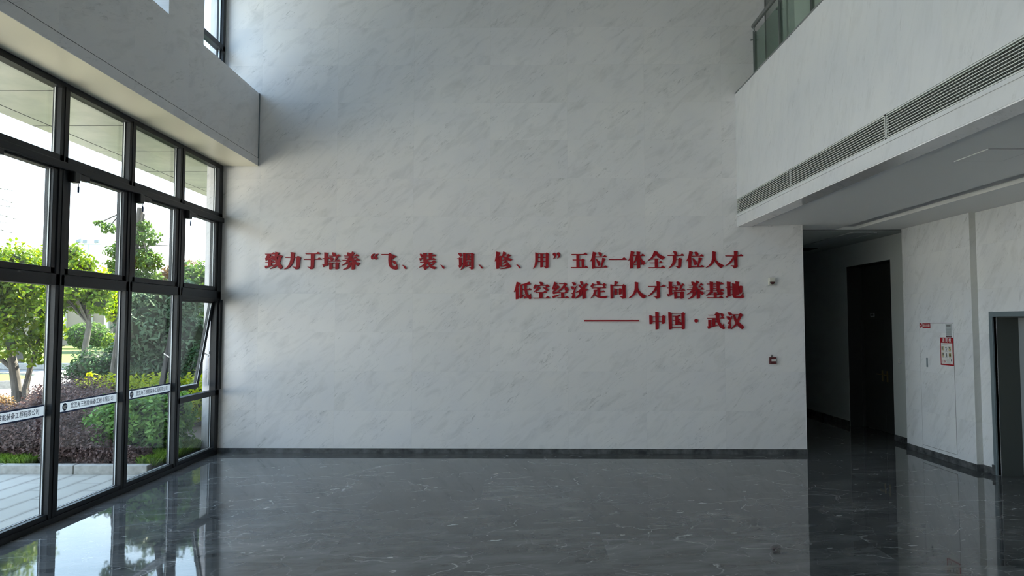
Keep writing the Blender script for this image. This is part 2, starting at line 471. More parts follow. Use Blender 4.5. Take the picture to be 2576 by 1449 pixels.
struct(MB().box(-4.86, 6.9, NEAR, 18.5, -0.12, 0.0).build('floor', M['floor']))
b = MB()
b.box(-4.95, 4.39, BY, BY + 0.24, 0, 5.6)
b.box(-4.95, 3.865, BY, BY + 0.24, 5.6, TOP)
struct(b.build('wall_back', M['wall']))
struct(MB().box(WX, 4.385, BY - 0.014, BY, 0, 0.076).box(4.386, 4.40, BY - 0.014, BY + 0.24, 0, 0.076).build('baseboard_back', M['skirting']))
struct(MB().box(-5.2, 9.5, NEAR - 0.2, 18.7, TOP, TOP + 0.25).build('ceiling', M['paint']))
struct(MB().box(-5.2, 8.0, NEAR - 0.25, NEAR, 0, TOP).build('wall_near', M['paint']))

# beam over the glazing: marble face, cream underside
b = MB().box(-4.69, -4.14, NEAR, BY, 4.500, 5.64)
beam = struct(b.build('trim_1', M['beam']))
MB().box(-4.685, -4.142, NEAR, BY - 0.002, 4.482, 4.5).build('soffit_panel', M['cream'], beam)
MB().box(-4.14, -4.134, NEAR, BY - 0.002, 4.482, 4.60).build('edge_strip', M['beam'], beam)
MB().box(-4.1395, -4.1325, NEAR, BY - 0.002, 4.6, 4.604).build('shadow_joint', M['joint'], beam)
MB().box(-4.14, -4.128, BY - 0.022, BY - 0.001, 4.482, 5.64).build('corner_strip', M['doorframe'], beam)
# piers standing on the beam between the upper windows
for i in range(5):
    y0 = 7.95 - 2.85 * i
    struct(MB().box(-4.69, -4.14, y0, y0 + 0.90, 5.64, TOP).build('trim_%d' % (10 + i), M['beam']))
# outer face of the facade beside / above the glazing
struct(MB().box(-4.86, -4.69, NEAR, BY, 4.482, 5.66).box(-4.95, -4.69, BY + 0.0, BY + 0.24, -0.2, 0.0).build('wall_left', M['stone_out']))

# ---- slab edge on the right with the air grilles
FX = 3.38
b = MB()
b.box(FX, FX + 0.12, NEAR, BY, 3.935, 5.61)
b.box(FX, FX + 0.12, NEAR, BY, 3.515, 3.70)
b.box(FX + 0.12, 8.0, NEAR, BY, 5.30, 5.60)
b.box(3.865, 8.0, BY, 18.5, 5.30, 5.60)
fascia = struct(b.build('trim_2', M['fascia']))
MB().box(FX - 0.006, FX + 0.13, NEAR, BY - 0.001, 5.602, 5.622).build('coping', M['steel'], fascia)
MB().box(FX - 0.004, FX, NEAR, BY - 0.001, 3.515, 3.563).build('bottom_strip', M['fascia'], fascia)
MB().box(FX - 0.004, FX, NEAR, BY - 0.001, 3.935, 3.992).build('upper_band', M['fascia'], fascia)
MB().box(FX - 0.010, FX, NEAR, BY - 0.001, 3.660, 3.692).build('lower_moulding', M['fascia'], fascia)
MB().box(FX, 3.59, NEAR, BY - 0.001, 3.503, 3.515).build('soffit_stone', M['softmarble'], fascia)
MB().box(FX + 0.12, FX + 0.125, NEAR, BY, 3.66, 3.96).build('duct_back', M['void'], fascia)

# ---- lower ceiling with its light trough
CZ = 3.53
TX0, TX1, TYE = 5.13, 5.44, 11.33
b = MB()
b.box(3.59, TX0, NEAR, TYE, CZ, CZ + 0.12)
b.box(TX1, 6.9, NEAR, TYE, CZ, CZ + 0.12)
b.box(TX0, TX1, NEAR, TYE, CZ + 0.05, CZ + 0.12)
b.box(4.39, 6.9, TYE, 11.36, CZ, CZ + 0.12)
c_low = struct(b.build('ceiling_lower', M['paint']))
MB().box(3.59, 3.596, NEAR, BY, CZ - 0.012, CZ).build('shadow_joint', M['joint'], c_low)
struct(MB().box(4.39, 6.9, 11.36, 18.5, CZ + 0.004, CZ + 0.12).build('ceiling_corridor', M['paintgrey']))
MB().box(4.39, 6.42, 11.355, 11.37, CZ - 0.003, CZ + 0.002).build('shadow_joint', M['joint'], c_low)
b = MB(); b.box(TX0, TX0 + 0.028, NEAR, TYE, CZ - 0.001, CZ + 0.004)
# ---- right wall: protruding panel, return, near part with a door, recessed corridor part
b = MB()
b.box(6.20, 6.9, 9.62, 11.315, 0, CZ)
w_r = struct(b.build('wall_right', M['side']))
struct(MB().box(6.201, 6.285, 9.612, 9.62, 0, CZ).build('trim_3', M['shaded_return']))
b = MB()
DY0, DY1, DZ = 8.20, 9.313, 2.088      # near door opening
b.box(6.285, 6.9, DY1, 9.62, 0, CZ).box(6.285, 6.9, NEAR, DY0, 0, CZ).box(6.285, 6.9, DY0, DY1, DZ, CZ)
struct(b.build('wall_right_near', M['side']))
b = MB()
EY0, EY1, EZ = 12.10, 13.72, 3.11
b.box(6.42, 6.9, 11.315, EY0, 0, CZ).box(6.42, 6.9, EY1, 18.5, 0, CZ).box(6.42, 6.9, EY0, EY1, EZ, CZ)
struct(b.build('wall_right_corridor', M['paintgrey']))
struct(MB().box(6.9, 7.0, NEAR, 18.5, 0, CZ + 0.1).build('wall_right_backing', M['doordark']))
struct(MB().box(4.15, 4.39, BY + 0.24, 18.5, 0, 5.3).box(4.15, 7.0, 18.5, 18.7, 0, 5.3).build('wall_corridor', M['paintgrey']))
b = MB()
b.box(6.188, 6.20, 9.612, 11.327, 0, 0.088).box(6.188, 6.285, 9.600, 9.612, 0, 0.088).box(6.273, 6.285, 9.39, 9.60, 0, 0.088)
b.box(6.408, 6.42, 11.315, EY0, 0, 0.10).box(6.188, 6.42, 11.315, 11.327, 0, 0.10).box(6.408, 6.42, EY1, 18.5, 0, 0.10)
b.box(6.273, 6.285, NEAR, DY0 - 0.08, 0, 0.088)
struct(b.build('baseboard_right', M['skirting']))

# ---- dark double door in the corridor niche
d1 = struct(empty('door_1', (6.72, 12.9, 0)))
MB().box(6.70, 6.76, EY0, EY1, 2.10, EZ).build('overpanel', M['doordark'], d1)
MB().box(6.424, 6.70, EY1 - 0.012, EY1, 0, EZ).box(6.424, 6.70, EY0, EY0 + 0.012, 0, EZ).box(6.424, 6.70, EY0, EY1, EZ - 0.012, EZ).build('niche_shade_lining', M['doordark'], d1)  # dark lining added; the niche's shade is put into its colour
fr = MB().box(6.66, 6.76, EY0, EY0 + 0.05, 0, 2.10).box(6.66, 6.76, EY1 - 0.05, EY1, 0, 2.10).box(6.655, 6.76, EY0, EY1, 2.08, 2.12)
fr.build('door_frame', M['doordark'], d1)
for a, c in ((EY0 + 0.05, 12.905), (12.915, EY1 - 0.05)):
    lf = MB().bbox(6.70, 6.74, a, c, 0.01, 2.08).build('door_leaf', M['doordark'], d1)
    hy = c - 0.08 if a < 12.5 else a + 0.08
    MB().box(6.694, 6.70, hy - 0.022, hy + 0.022, 0.93, 1.13).tube([(6.695, hy, 1.06), (6.65, hy, 1.06), (6.65, hy + (-0.11 if a < 12.5 else 0.11), 1.06)], 0.009).build('door_handle', M['brass'], lf)
# ---- grey door beside the hydrant cabinet
d2 = struct(empty('door_2', (6.5, 8.75, 0)))
fr = MB()
fr.bbox(6.262, 6.32, DY1, DY1 + 0.062, 0.0, DZ + 0.070).bbox(6.262, 6.32, DY0 - 0.062, DY0, 0, DZ + 0.07).bbox(6.260, 6.32, DY0 - 0.062, DY1 + 0.055, DZ, DZ + 0.066)
MB().box(6.32, 6.62, DY1 - 0.012, DY1, 0, DZ).box(6.32, 6.62, DY0, DY0 + 0.012, 0, DZ).box(6.32, 6.62, DY0, DY1, DZ - 0.012, DZ).build('reveal_shade_lining', M['reveal'], d2)  # lining carries the reveal's shade in its colour
fr.build('door_frame', M['doorframe'], d2)
MB().box(6.255, 6.30, DY1 + 0.03, DY1 + 0.085, 0, 0.13).build('plinth_block', M['skirting'], d2)
lf = MB().bbox(6.60, 6.64, DY0 + 0.012, DY1 - 0.012, 0.01, DZ - 0.012).build('door_leaf', M['doorgrey'], d2)
MB().tube([(6.6, DY0 + 0.1, 1.03), (6.54, DY0 + 0.1, 1.03), (6.54, DY0 + 0.23, 1.03)], 0.01).build('door_handle', M['steel'], lf)

# ---- upper gallery behind the balustrade
struct(MB().box(3.93, 4.36, BY + 0.12, BY + 0.24, 5.6, TOP).box(3.865, 3.93, BY + 0.2, BY + 0.24, 5.6, TOP).build('wall_gallery', M['paintgrey']))
struct(MB().box(4.20, 4.24, BY + 0.08, BY + 0.12, 5.6, TOP).box(4.28, 4.36, BY + 0.06, BY + 0.12, 5.6, TOP).build('trim_4', M['paint']))
struct(MB().box(8.0, 8.2, NEAR, 18.5, 5.3, TOP).box(3.9, 8.0, 15.0, 15.2, 5.6, TOP).build('wall_gallery_far', M['paintgrey']))
struct(MB().box(7.0, 8.2, NEAR - 0.2, 18.7, -0.1, 5.3).build('wall_right_outer', M['stone_out']))

struct(MB().box(-4.95, 3.86, BY + 0.24, 12.4, -0.1, TOP + 0.25).build('added_shade_wing', M['stone_out']))  # unseen volume added beyond the end wall to shade paving and shrubs

# ------------------------------------------------------------------ lower glazing
win = struct(empty('window_1', (WX, 6.0, 0)))
GX = -4.765
for i, y in enumerate(MULL):
    if i == 0:
        MB().bbox(-4.785, WX, y - 0.078, y + 0.054, 0.02, 4.44, 0.003).box(-4.80, -4.66, y - 0.03, y + 0.054, 0.98, 2.37).build('mullion', M['frame'], win)
    else:
        MB().bbox(-4.785, WX, y - 0.066, y + 0.066, 0.02, 4.44, 0.003).box(WX, WX + 0.006, y - 0.012, y + 0.012, 0.06, 4.44).build('mullion', M['frame'], win)
yA, yB = NEAR, BY - 0.002
MB().bbox(-4.82, WX + 0.005, yA, yB, 0.0, 0.055, 0.003).bbox(-4.80, WX - 0.01, yA, yB, 0.055, 0.105, 0.003).build('sill', M['frame'], win)
MB().bbox(-4.80, WX, yA, yB, 4.415, 4.482, 0.003).build('head', M['frame'], win)
tA = MB().bbox(-4.80, WX, yA, yB, 3.60, 3.72, 0.003).bbox(-4.72, -4.655, yA, yB, 3.575, 3.655, 0.012).build('transom', M['frame'], win)
MB().bbox(-4.80, WX, yA, yB, 2.385, 2.50, 0.003).build('transom', M['frame'], win)
MB().bbox(-4.80, WX, MULL[1], yB, 0.895, 0.975, 0.003).build('transom', M['frame'], win)
bead = MB()
for i in range(len(MULL) - 1):
    y1 = MULL[i] - 0.070; y0 = MULL[i + 1] + 0.066
    if i == 0: y1 = MULL[0] - 0.080
    for z0, z1 in ((3.72, 4.415), (2.50 if 0 else 0.105, 2.385)):
        if i == 0 and z0 < 1:
            z0, z1 = 0.105, 0.895
        MB().box(GX - 0.004, GX + 0.004, y0, y1, z0, z1).build('pane', M['glass'], win)
        bead.box(GX + 0.006, GX + 0.016, y1 - 0.012, y1 - 0.002, z0, z1)
        bead.box(GX + 0.006, GX + 0.013, y0, y1, z0, z0 + 0.006)
    # tilting sash of the middle row
    sash = empty('sash', (GX, (y0 + y1) / 2, 3.05)); sash.parent = win; sash.location = Vector((GX, (y0 + y1) / 2, 3.05)) - win.location
    a0, a1, c0, c1 = y0 + 0.004, y1 - 0.004, 2.505, 3.595
    fw = 0.062
    MB().bbox(-4.79, -4.70, a0, a0 + fw, c0, c1, 0.004).bbox(-4.79, -4.70, a1 - fw, a1, c0, c1, 0.004).bbox(-4.79, -4.70, a0, a1, c0, c0 + fw, 0.004).bbox(-4.79, -4.70, a0, a1, c1 - 0.04, c1, 0.004).build('sash_frame', M['frame'], sash)
    MB().box(-4.757, -4.749, a0 + fw, a1 - fw, c0 + fw, c1 - 0.04).build('pane', M['glass'], sash)
    bead.box(-4.742, -4.732, a1 - fw - 0.010, a1 - fw - 0.001, c0 + fw, c1 - 0.04)
    op = MB().bbox(-4.71, -4.63, a0 + 0.02, a0 + 0.115, 3.47, 3.585, 0.01).bbox(-4.70, -4.645, a0 + 0.12, a0 + 0.30, 3.515, 3.575, 0.01).build('window_opener', M['darkplastic'], sash)
    MB().tube([(-4.66, a0 + 0.125, 3.47), (-4.66, a0 + 0.125, 3.445)], 0.004, 8).lathe([(0.006, -0.07), (0.010, -0.065), (0.010, -0.01), (0.004, 0)], (-4.66, a0 + 0.125, 3.445), n=10).build('pull_cord', M['navy'], sash)
bead.build('glazing_bead', M['bead'], win)

# the one vent that stands open, hinged at its head
v0, v1 = MULL[1] + 0.072, MULL[0] - 0.085
vent = empty('open_vent', (-4.75, 0, 2.345)); vent.parent = win; vent.location = Vector((-4.75, (v0 + v1) / 2, 2.345)) - win.location
vent.rotation_euler = (0, math.radians(9.3), 0)
H_ = 1.345
def vpart(mb, name, m_, par=vent):
    o = mb.build(name, m_); o.parent = par; o.location = (0, 0, 0); return o
hw = (v1 - v0) / 2
f = MB().bbox(-0.045, 0.02, -hw, -hw + 0.055, -H_, 0.02, 0.004).bbox(-0.045, 0.02, hw - 0.055, hw, -H_, 0.02, 0.004).bbox(-0.045, 0.02, -hw, hw, -H_, -H_ + 0.06, 0.004).bbox(-0.045, 0.02, -hw, hw, -0.035, 0.02, 0.004)
vpart(f, 'sash_frame', M['frame'])
vpart(MB().box(-0.012, -0.004, -hw + 0.055, hw - 0.055, -H_ + 0.06, -0.035), 'pane', M['glass'])
vpart(MB().box(0.004, 0.012, hw - 0.067, hw - 0.056, -H_ + 0.06, -0.035).box(0.004, 0.02, -hw + 0.055, hw - 0.055, -H_ + 0.06, -H_ + 0.07), 'glazing_bead', M['bead'])
vpart(MB().tube([(0.03, -0.12, -H_ + 0.03), (0.045, -0.12, -H_ + 0.03), (0.045, -0.12, -H_ + 0.14)], 0.009, 8), 'vent_handle', M['darkplastic'])
for y in (v0 + 0.006, v1 - 0.006):
    st = MB().box(-4.80, -4.79, y - 0.008, y + 0.008, 1.05, 1.47).bbox(-4.805, -4.785, y - 0.012, y + 0.012, 1.53, 1.57, 0.004)
    st.tube([(-4.795, y, 1.50), (-4.93, y, 1.585)], 0.011, 8)
    st.build('vent_stay', M['frame_hi'], win)
MB().box(-4.83, -4.69, MULL[1] + 0.066, MULL[0] - 0.07, 2.34, 2.385).build('vent_head', M['frame'], win)

# safety film across the three nearest tall panes
def text_mesh(body, size, align='LEFT', squeeze=1.0):
    c = bpy.data.curves.new('lettering', 'FONT'); c.body = body; c.size = size; c.align_x = align; c.resolution_u = 3
    o = bpy.data.objects.new('lettering', c); COL.objects.link(o)
    bpy.context.view_layer.update()
    me = bpy.data.meshes.new_from_object(o.evaluated_get(bpy.context.evaluated_depsgraph_get()))
    bpy.data.objects.remove(o); bpy.data.curves.remove(c)
    co = np.zeros(len(me.vertices) * 3); me.vertices.foreach_get('co', co); co = co.reshape(-1, 3)
    fs = [tuple(p.vertices) for p in me.polygons]
    bpy.data.meshes.remove(me)
    return co[:, :2] * (squeeze, 1), fs
def text_to(mb, body, size, fn, align='LEFT', squeeze=1.0, bold=0.0, width=None):
    """lettering laid on a face: fn(u, v) gives the 3-d point"""
    co, fs = text_mesh(body, size, align, squeeze)
    if width: co[:, 0] *= width / max(co[:, 0].max() - co[:, 0].min(), 1e-6)
    for k_, (du, dv) in enumerate(((0, 0), (bold, 0), (0, bold), (bold, bold)) if bold else ((0, 0),)):
        mb.add([fn(u + du, v + dv, k_ * 0.00006) for u, v in co], fs)
    return mb

for i, lab in ((1, 'white and navy safety film band on the tall pane next to the open vent'),
               (2, 'white and navy safety film band on the second tall pane from the vent'),
               (3, 'white and navy safety film band cut off by the left picture edge')):
    y1 = MULL[i] - 0.066; y0 = MULL[i + 1] + 0.066
    t = tag(empty('safety_film', (GX + 0.008, (y0 + y1) / 2, 1.13)), lab, 'window film', 'safety film bands on the glazing')
    X0 = GX + 0.0048
    MB().box(X0, X0 + 0.001, y0, y1, 1.068, 1.192).build('film_band', M['film'], t)
    MB().box(X0 + 0.0010, X0 + 0.0016, y0, y1, 1.176, 1.192).box(X0 + 0.0010, X0 + 0.0016, y0, y1, 1.068, 1.084).build('navy_stripe', M['navy'], t)
    lg = MB(); cy_, cz_ = y0 + 0.175, 1.130
    lg.lathe([(0.040, 0), (0.040, 0.0007)], (X0 + 0.001, cy_, cz_), axis='x', n=28)
    logo = lg.build('round_logo', M['navy'], t)
    lw = MB()
    rz = [(-0.031, -0.006), (-0.022, 0.016), (0.033, 0.020), (0.034, 0.000), (0.018, 0.000), (0.004, -0.007), (-0.012, -0.004)]
    lw.prism([(X0 + 0.0018, cy_ + a, cz_ + c) for a, c in rz], (0.0004, 0, 0))
    rz = [(-0.029, -0.022), (-0.012, -0.014), (0.000, -0.012), (0.014, -0.016), (0.032, -0.012), (0.030, -0.018), (0.012, -0.024), (-0.012, -0.022), (-0.026, -0.027)]
    lw.prism([(X0 + 0.0018, cy_ + a, cz_ + c) for a, c in rz], (0.0004, 0, 0))
    lw.build('logo_waves', M['white_ink'], logo)
    tx = MB(); text_to(tx, 'CSIC', 0.021, lambda u, v, k_, X0=X0, cy_=cy_: (X0 + 0.0025 + k_, cy_ - 0.022 + u, 1.130 + v), width=0.044, bold=0.0006)
    tx.build('logo_letters', M['navy'], logo)
    tx = MB()
    text_to(tx, '武汉海王核能装备工程有限公司', 0.062, lambda u, v, k_, X0=X0, y0=y0: (X0 + 0.0014 + k_, y0 + 0.265 + u, 1.108 + v), width=0.765, bold=0.0012)
    tx.build('company_lettering', M['ink'], t)

# ------------------------------------------------------------------ upper windows
win2 = struct(empty('window_2', (WX, 6.0, 5.66)))
MB().bbox(-4.80, WX, NEAR, yB, 5.64, 5.70, 0.003).bbox(-4.80, WX, NEAR, yB, 6.30, 6.385, 0.003).bbox(-4.80, WX, NEAR, yB, TOP - 0.08, TOP, 0.003).build('transom', M['frame'], win2)
ups = [yB - 0.06, 8.88, 7.92, 6.05, 5.07, 3.2, 2.22, 0.35, -0.63, -2.5, -3.48]
for i, y in enumerate(ups):
    MB().bbox(-4.80, WX, y - 0.05, y + 0.05, 5.7, TOP - 0.08, 0.003).build('mullion', M['frame'], win2)
MB().box(-4.755, -4.735, BY - 0.135, BY - 0.125, 5.7, TOP - 0.1).box(WX, WX + 0.008, BY - 0.03, BY - 0.006, 5.7, TOP - 0.1).build('glazing_bead', M['frame_hi'], win2)
for a, c in ((8.88, yB - 0.06), (6.05, 7.92), (3.2, 5.07), (0.35, 2.22), (-2.5, -0.63)):
    MB().box(GX - 0.004, GX + 0.004, a, c, 5.70, 6.30).build('pane', M['glass_upper'], win2)
    MB().box(GX - 0.004, GX + 0.004, a, c, 6.385, TOP - 0.08).build('pane', M['glass_upper'], win2)

# ------------------------------------------------------------------ canopy outside
can = struct(empty('trim_5', (-5.5, 6.0, 4.5)))
MB().box(-6.16, -4.80, NEAR, 14.5, 4.49, 4.75).build('canopy_slab', M['soffit_out'], can)
jt = MB().box(-5.935, -5.925, NEAR, 14.5, 4.4875, 4.4905)
for j in range(15):
    yy = 13.85 - 1.32 * j
    jt.box(-6.16, -4.80, yy - 0.005, yy + 0.005, 4.4875, 4.4905)
jt.build('panel_joint', M['joint'], can)
MB().box(-4.955, -4.80, BY + 0.1, BY + 0.24, -0.1, TOP).build('end_pier', M['stone_out'], can)

# ------------------------------------------------------------------ air grilles
edges = [BY - 0.012, 8.66, 6.38, 4.10, 1.82, -0.46, -2.74]
labels = ['ivory air grille nearest the marble end wall', 'second ivory air grille from the marble end wall', 'third ivory air grille from the marble end wall', 'fourth ivory air grille, by the right picture edge']
for i in range(4):
    y1, y0 = edges[i] - 0.006, edges[i + 1] + 0.006
    t = tag(empty('air_grille', (FX, (y0 + y1) / 2, 3.70)), labels[i] + ', in the slab edge', 'air grille', 'air grilles along the gallery edge')
    z0, z1 = 3.702, 3.932
    MB().box(FX - 0.003, FX + 0.02, y0, y1, z1 - 0.012, z1).box(FX - 0.003, FX + 0.02, y0, y1, z0, z0 + 0.01).box(FX - 0.003, FX + 0.02, y0, y0 + 0.010, z0, z1).box(FX - 0.003, FX + 0.02, y1 - 0.010, y1, z0, z1).build('grille_frame', M['grille'], t)
    s = MB(); n = 8
    for j in range(n):
        z = z0 + 0.012 + (z1 - z0 - 0.03) * (j + 0.5) / n
        s.add([(FX - 0.002, y0, z), (FX + 0.005, y0, z + 0.001), (FX + 0.005, y0, z + 0.006), (FX - 0.002, y0, z + 0.0065),
               (FX - 0.002, y1, z), (FX + 0.005, y1, z + 0.001), (FX + 0.005, y1, z + 0.006), (FX - 0.002, y1, z + 0.0065)],
              [(0, 4, 5, 1), (1, 5, 6, 2), (2, 6, 7, 3), (3, 7, 4, 0), (0, 1, 2, 3), (7, 6, 5, 4)])
    s.build('slats', M['grille'], t)
    s = MB(); y = y0 + 0.03
    while y < y1 - 0.02:
        s.box(FX + 0.022, FX + 0.048, y - 0.003, y + 0.003, z0, z1); y += 0.040
    s.build('blades', M['blade'], t)

# ------------------------------------------------------------------ balustrade
bal = tag(empty('glass_balustrade', (3.66, 5.0, 5.61)), 'glass balustrade with steel posts and round handrail on the gallery edge', 'railing')
MB().tube([(3.66, 10.74, 6.655), (3.66, 10.70, 6.67), (3.66, 0, 6.67), (3.66, -3, 6.67)], 0.032, 16).build('handrail', M['steel'], bal)
for y in (10.72, 9.66, 8.6, 7.54, 6.48, 5.42, 4.36):
    p_ = MB().bbox(3.645, 3.705, y - 0.012, y + 0.0, 5.6, 6.58, 0.003).tube([(3.675, y - 0.006, 6.56), (3.66, y - 0.006, 6.64)], 0.012, 8)
    p_.box(3.615, 3.645, y - 0.010, y - 0.002, 6.43, 6.45).lathe([(0.016, 0), (0.016, 0.012)], (3.610, y - 0.006, 6.44), axis='x', n=12)
    p_.build('post', M['steel'], bal)
    if y > 5: MB().box(3.668, 3.680, y - 1.03, y - 0.03, 5.66, 6.52).build('glass_panel', M['glass2'], bal)

# ------------------------------------------------------------------ ceiling fittings
t = tag(empty('linear_light', (5.28, 5.0, CZ)), 'long unlit linear ceiling light in the trough over the side passage', 'ceiling light')
MB().box(TX0 + 0.06, TX1 - 0.06, 0.0, 11.20, CZ + 0.038, CZ + 0.0495).build('housing', M['paint'], t)
MB().box(TX0 + 0.08, TX1 - 0.08, 0.0, 11.15, CZ + 0.033, CZ + 0.038).build('diffuser', M['film'], t)
for a, c in ((8.85, 9.35), (5.4, 7.75)):
    MB().box(TX0 + 0.002, TX0 + 0.05, a, c, CZ + 0.040, CZ + 0.0495).build('shade_gap', M['void'], t)  # dark boxes stand in for the shade of deeper gaps in the trough
t = tag(empty('ceiling_hatch', (4.31, 6.3, CZ)), 'square white access hatch in the lower ceiling', 'ceiling hatch')
MB().box(4.10, 4.53, 6.07, 6.53, CZ - 0.004, CZ - 0.0005).build('hatch_panel', M['paint'], t)
MB().box(4.094, 4.101, 6.062, 6.538, CZ - 0.009, CZ - 0.0005).build('hatch_trim', M['bead'], t)
MB().box(4.53, 4.536, 6.062, 6.538, CZ - 0.003, CZ - 0.0005).box(4.1, 4.53, 6.53, 6.536, CZ - 0.003, CZ - 0.0005).box(4.1, 4.53, 6.064, 6.07, CZ - 0.003, CZ - 0.0005).build('hatch_gap', M['greyink'], t)
t = tag(empty('corridor_light', (5.75, 13.0, CZ)), 'unlit slot light in the dark corridor ceiling', 'ceiling light')
MB().box(5.55, 5.60, 11.7, 13.9, CZ - 0.012, CZ + 0.0035).box(5.95, 6.0, 11.7, 13.9, CZ - 0.012, CZ + 0.0035).build('housing', M['paintgrey'], t)
MB().box(5.60, 5.95, 11.7, 13.9, CZ - 0.008, CZ + 0.0035).build('diffuser', M['grey'], t)
t = tag(empty('ceiling_vent', (5.8, 14.4, CZ)), 'black air vent in the dark corridor ceiling behind the slot light', 'vent')
MB().box(5.6, 6.05, 14.15, 14.6, CZ - 0.006, CZ + 0.004).build('vent_frame', M['doordark'], t)
MB().box(5.63, 6.02, 14.18, 14.57, CZ - 0.008, CZ - 0.006).build('vent_core', M['void'], t)

# ------------------------------------------------------------------ things on the walls
WYF = BY
t = tag(empty('fire_sounder', (3.886, WYF, 2.65)), 'small ivory fire alarm sounder with dark red lens on the marble wall', 'fire alarm')
MB().bbox(3.838, 3.938, WYF - 0.045, WYF, 2.590, 2.712, 0.008).build('housing', M['whiteplastic'], t)
MB().bbox(3.846, 3.930, WYF - 0.062, WYF - 0.04, 2.645, 2.704, 0.006).build('speaker_cover', M['whiteplastic'], t)
ring = [(3.853, WYF - 0.068, 2.640), (3.923, WYF - 0.068, 2.640), (3.920, WYF - 0.068, 2.625), (3.908, WYF - 0.068, 2.608), (3.888, WYF - 0.068, 2.601), (3.868, WYF - 0.068, 2.608), (3.856, WYF - 0.068, 2.625)]
MB().prism(ring, (0, 0.03, 0)).build('lens', M['lens'], t)
t = tag(empty('fire_call_point', (3.88, WYF, 1.43)), 'dark red manual fire call point box with white label on the marble wall', 'fire alarm')
MB().bbox(3.828, 3.934, WYF - 0.045, WYF, 1.378, 1.482, 0.006).build('housing', M['alarmred'], t)
MB().box(3.855, 3.922, WYF - 0.0475, WYF - 0.045, 1.420, 1.452).build('label_plate', M['paper'], t)
b = MB()
for x in (3.866, 3.883, 3.900):
    b.box(x, x + 0.010, WYF - 0.0485, WYF - 0.0475, 1.434, 1.437).box(x, x + 0.010, WYF - 0.0485, WYF - 0.0475, 1.440, 1.443).box(x + 0.004, x + 0.006, WYF - 0.0485, WYF - 0.0475, 1.431, 1.446)
b.build('label_marks', M['greyink'], t)
b = MB(); pts = [(3.876 + 0.012 * math.cos(a), WYF - 0.006, 1.503 + 0.014 * math.sin(a)) for a in np.linspace(0, 2 * PI, 17)]
b.tube(pts, 0.0045, 6).build('wall_plug', M['darkplastic'], t)

RX = 6.20
t = tag(empty('hydrant_cabinet', (RX, 10.45, 0.14)), 'flush marble-faced fire hydrant cabinet door in the right wall', 'cabinet')
cy0, cy1, cz0, cz1 = 10.040, 10.876, 0.138, 2.005
MB().box(RX - 0.003, RX - 0.0004, cy0 + 0.003, cy1 - 0.003, cz0 + 0.003, cz1 - 0.003).build('door', M['side'], t)
MB().box(RX - 0.0035, RX - 0.0004, cy0 - 0.003, cy1 + 0.003, cz1 - 0.004, cz1 + 0.004).box(RX - 0.0035, RX - 0.0004, cy0 - 0.003, cy1 + 0.003, cz0 - 0.003, cz0 + 0.003).box(RX - 0.0032, RX - 0.0004, cy0 - 0.002, cy0 + 0.002, cz0, cz1).box(RX - 0.0032, RX - 0.0004, cy1 - 0.0008, cy1 + 0.0008, cz0, cz1).build('door_gap', M['greyink'], t)
MB().bbox(RX - 0.012, RX - 0.002, 10.683, 10.712, 1.337, 1.478, 0.003).build('pull_handle', M['doorframe'], t)
def right_face(y_left, z_base, X):
    return lambda u, v, k_: (X - k_, y_left - u, z_base + v)
t = tag(empty('cabinet_sign', (RX, 10.69, 1.97)), 'small dark red sign reading 消火栓箱 on the hydrant cabinet', 'sign')
MB().box(RX - 0.006, RX - 0.003, 10.591, 10.792, 1.930, 2.000).build('sign_plate', M['posterred'], t)
b = MB(); text_to(b, '消火栓箱', 0.05, right_face(10.778, 1.948, RX - 0.0065), width=0.172, bold=0.0012).build('lettering', M['paper'], t)
t = tag(empty('round_sticker', (RX, 10.84, 1.97)), 'tiny round red and white sticker beside the hydrant cabinet sign', 'sticker')
MB().lathe([(0.034, -0.0055), (0.034, -0.003)], (RX, 10.838, 1.968), axis='x', n=24).build('disc', M['posterred'], t)
for z in (1.974, 1.964): MB().box(RX - 0.0062, RX - 0.0055, 10.824, 10.852, z - 0.003, z + 0.003).build('white_mark', M['paper'], t)
t = tag(empty('grey_notice', (RX, 10.13, 1.90)), 'narrow grey notice hanging above the red hydrant poster', 'notice')
MB().box(RX - 0.0055, RX - 0.003, 10.070, 10.210, 1.800, 1.992).build('sheet', M['grey'], t)
MB().box(RX - 0.006, RX - 0.0055, 10.095, 10.19, 1.955, 1.978).build('heading_block', M['greyink'], t)
for j in range(8): MB().box(RX - 0.006, RX - 0.0055, 10.085 + 0.004 * (j % 3), 10.195, 1.835 + 0.013 * j, 1.838 + 0.013 * j).build('print_line', M['greyink'], t)
MB().box(RX - 0.0062, RX - 0.0055, 10.075, 10.205, 1.800, 1.812).build('dark_edge', M['alarmred'], t)

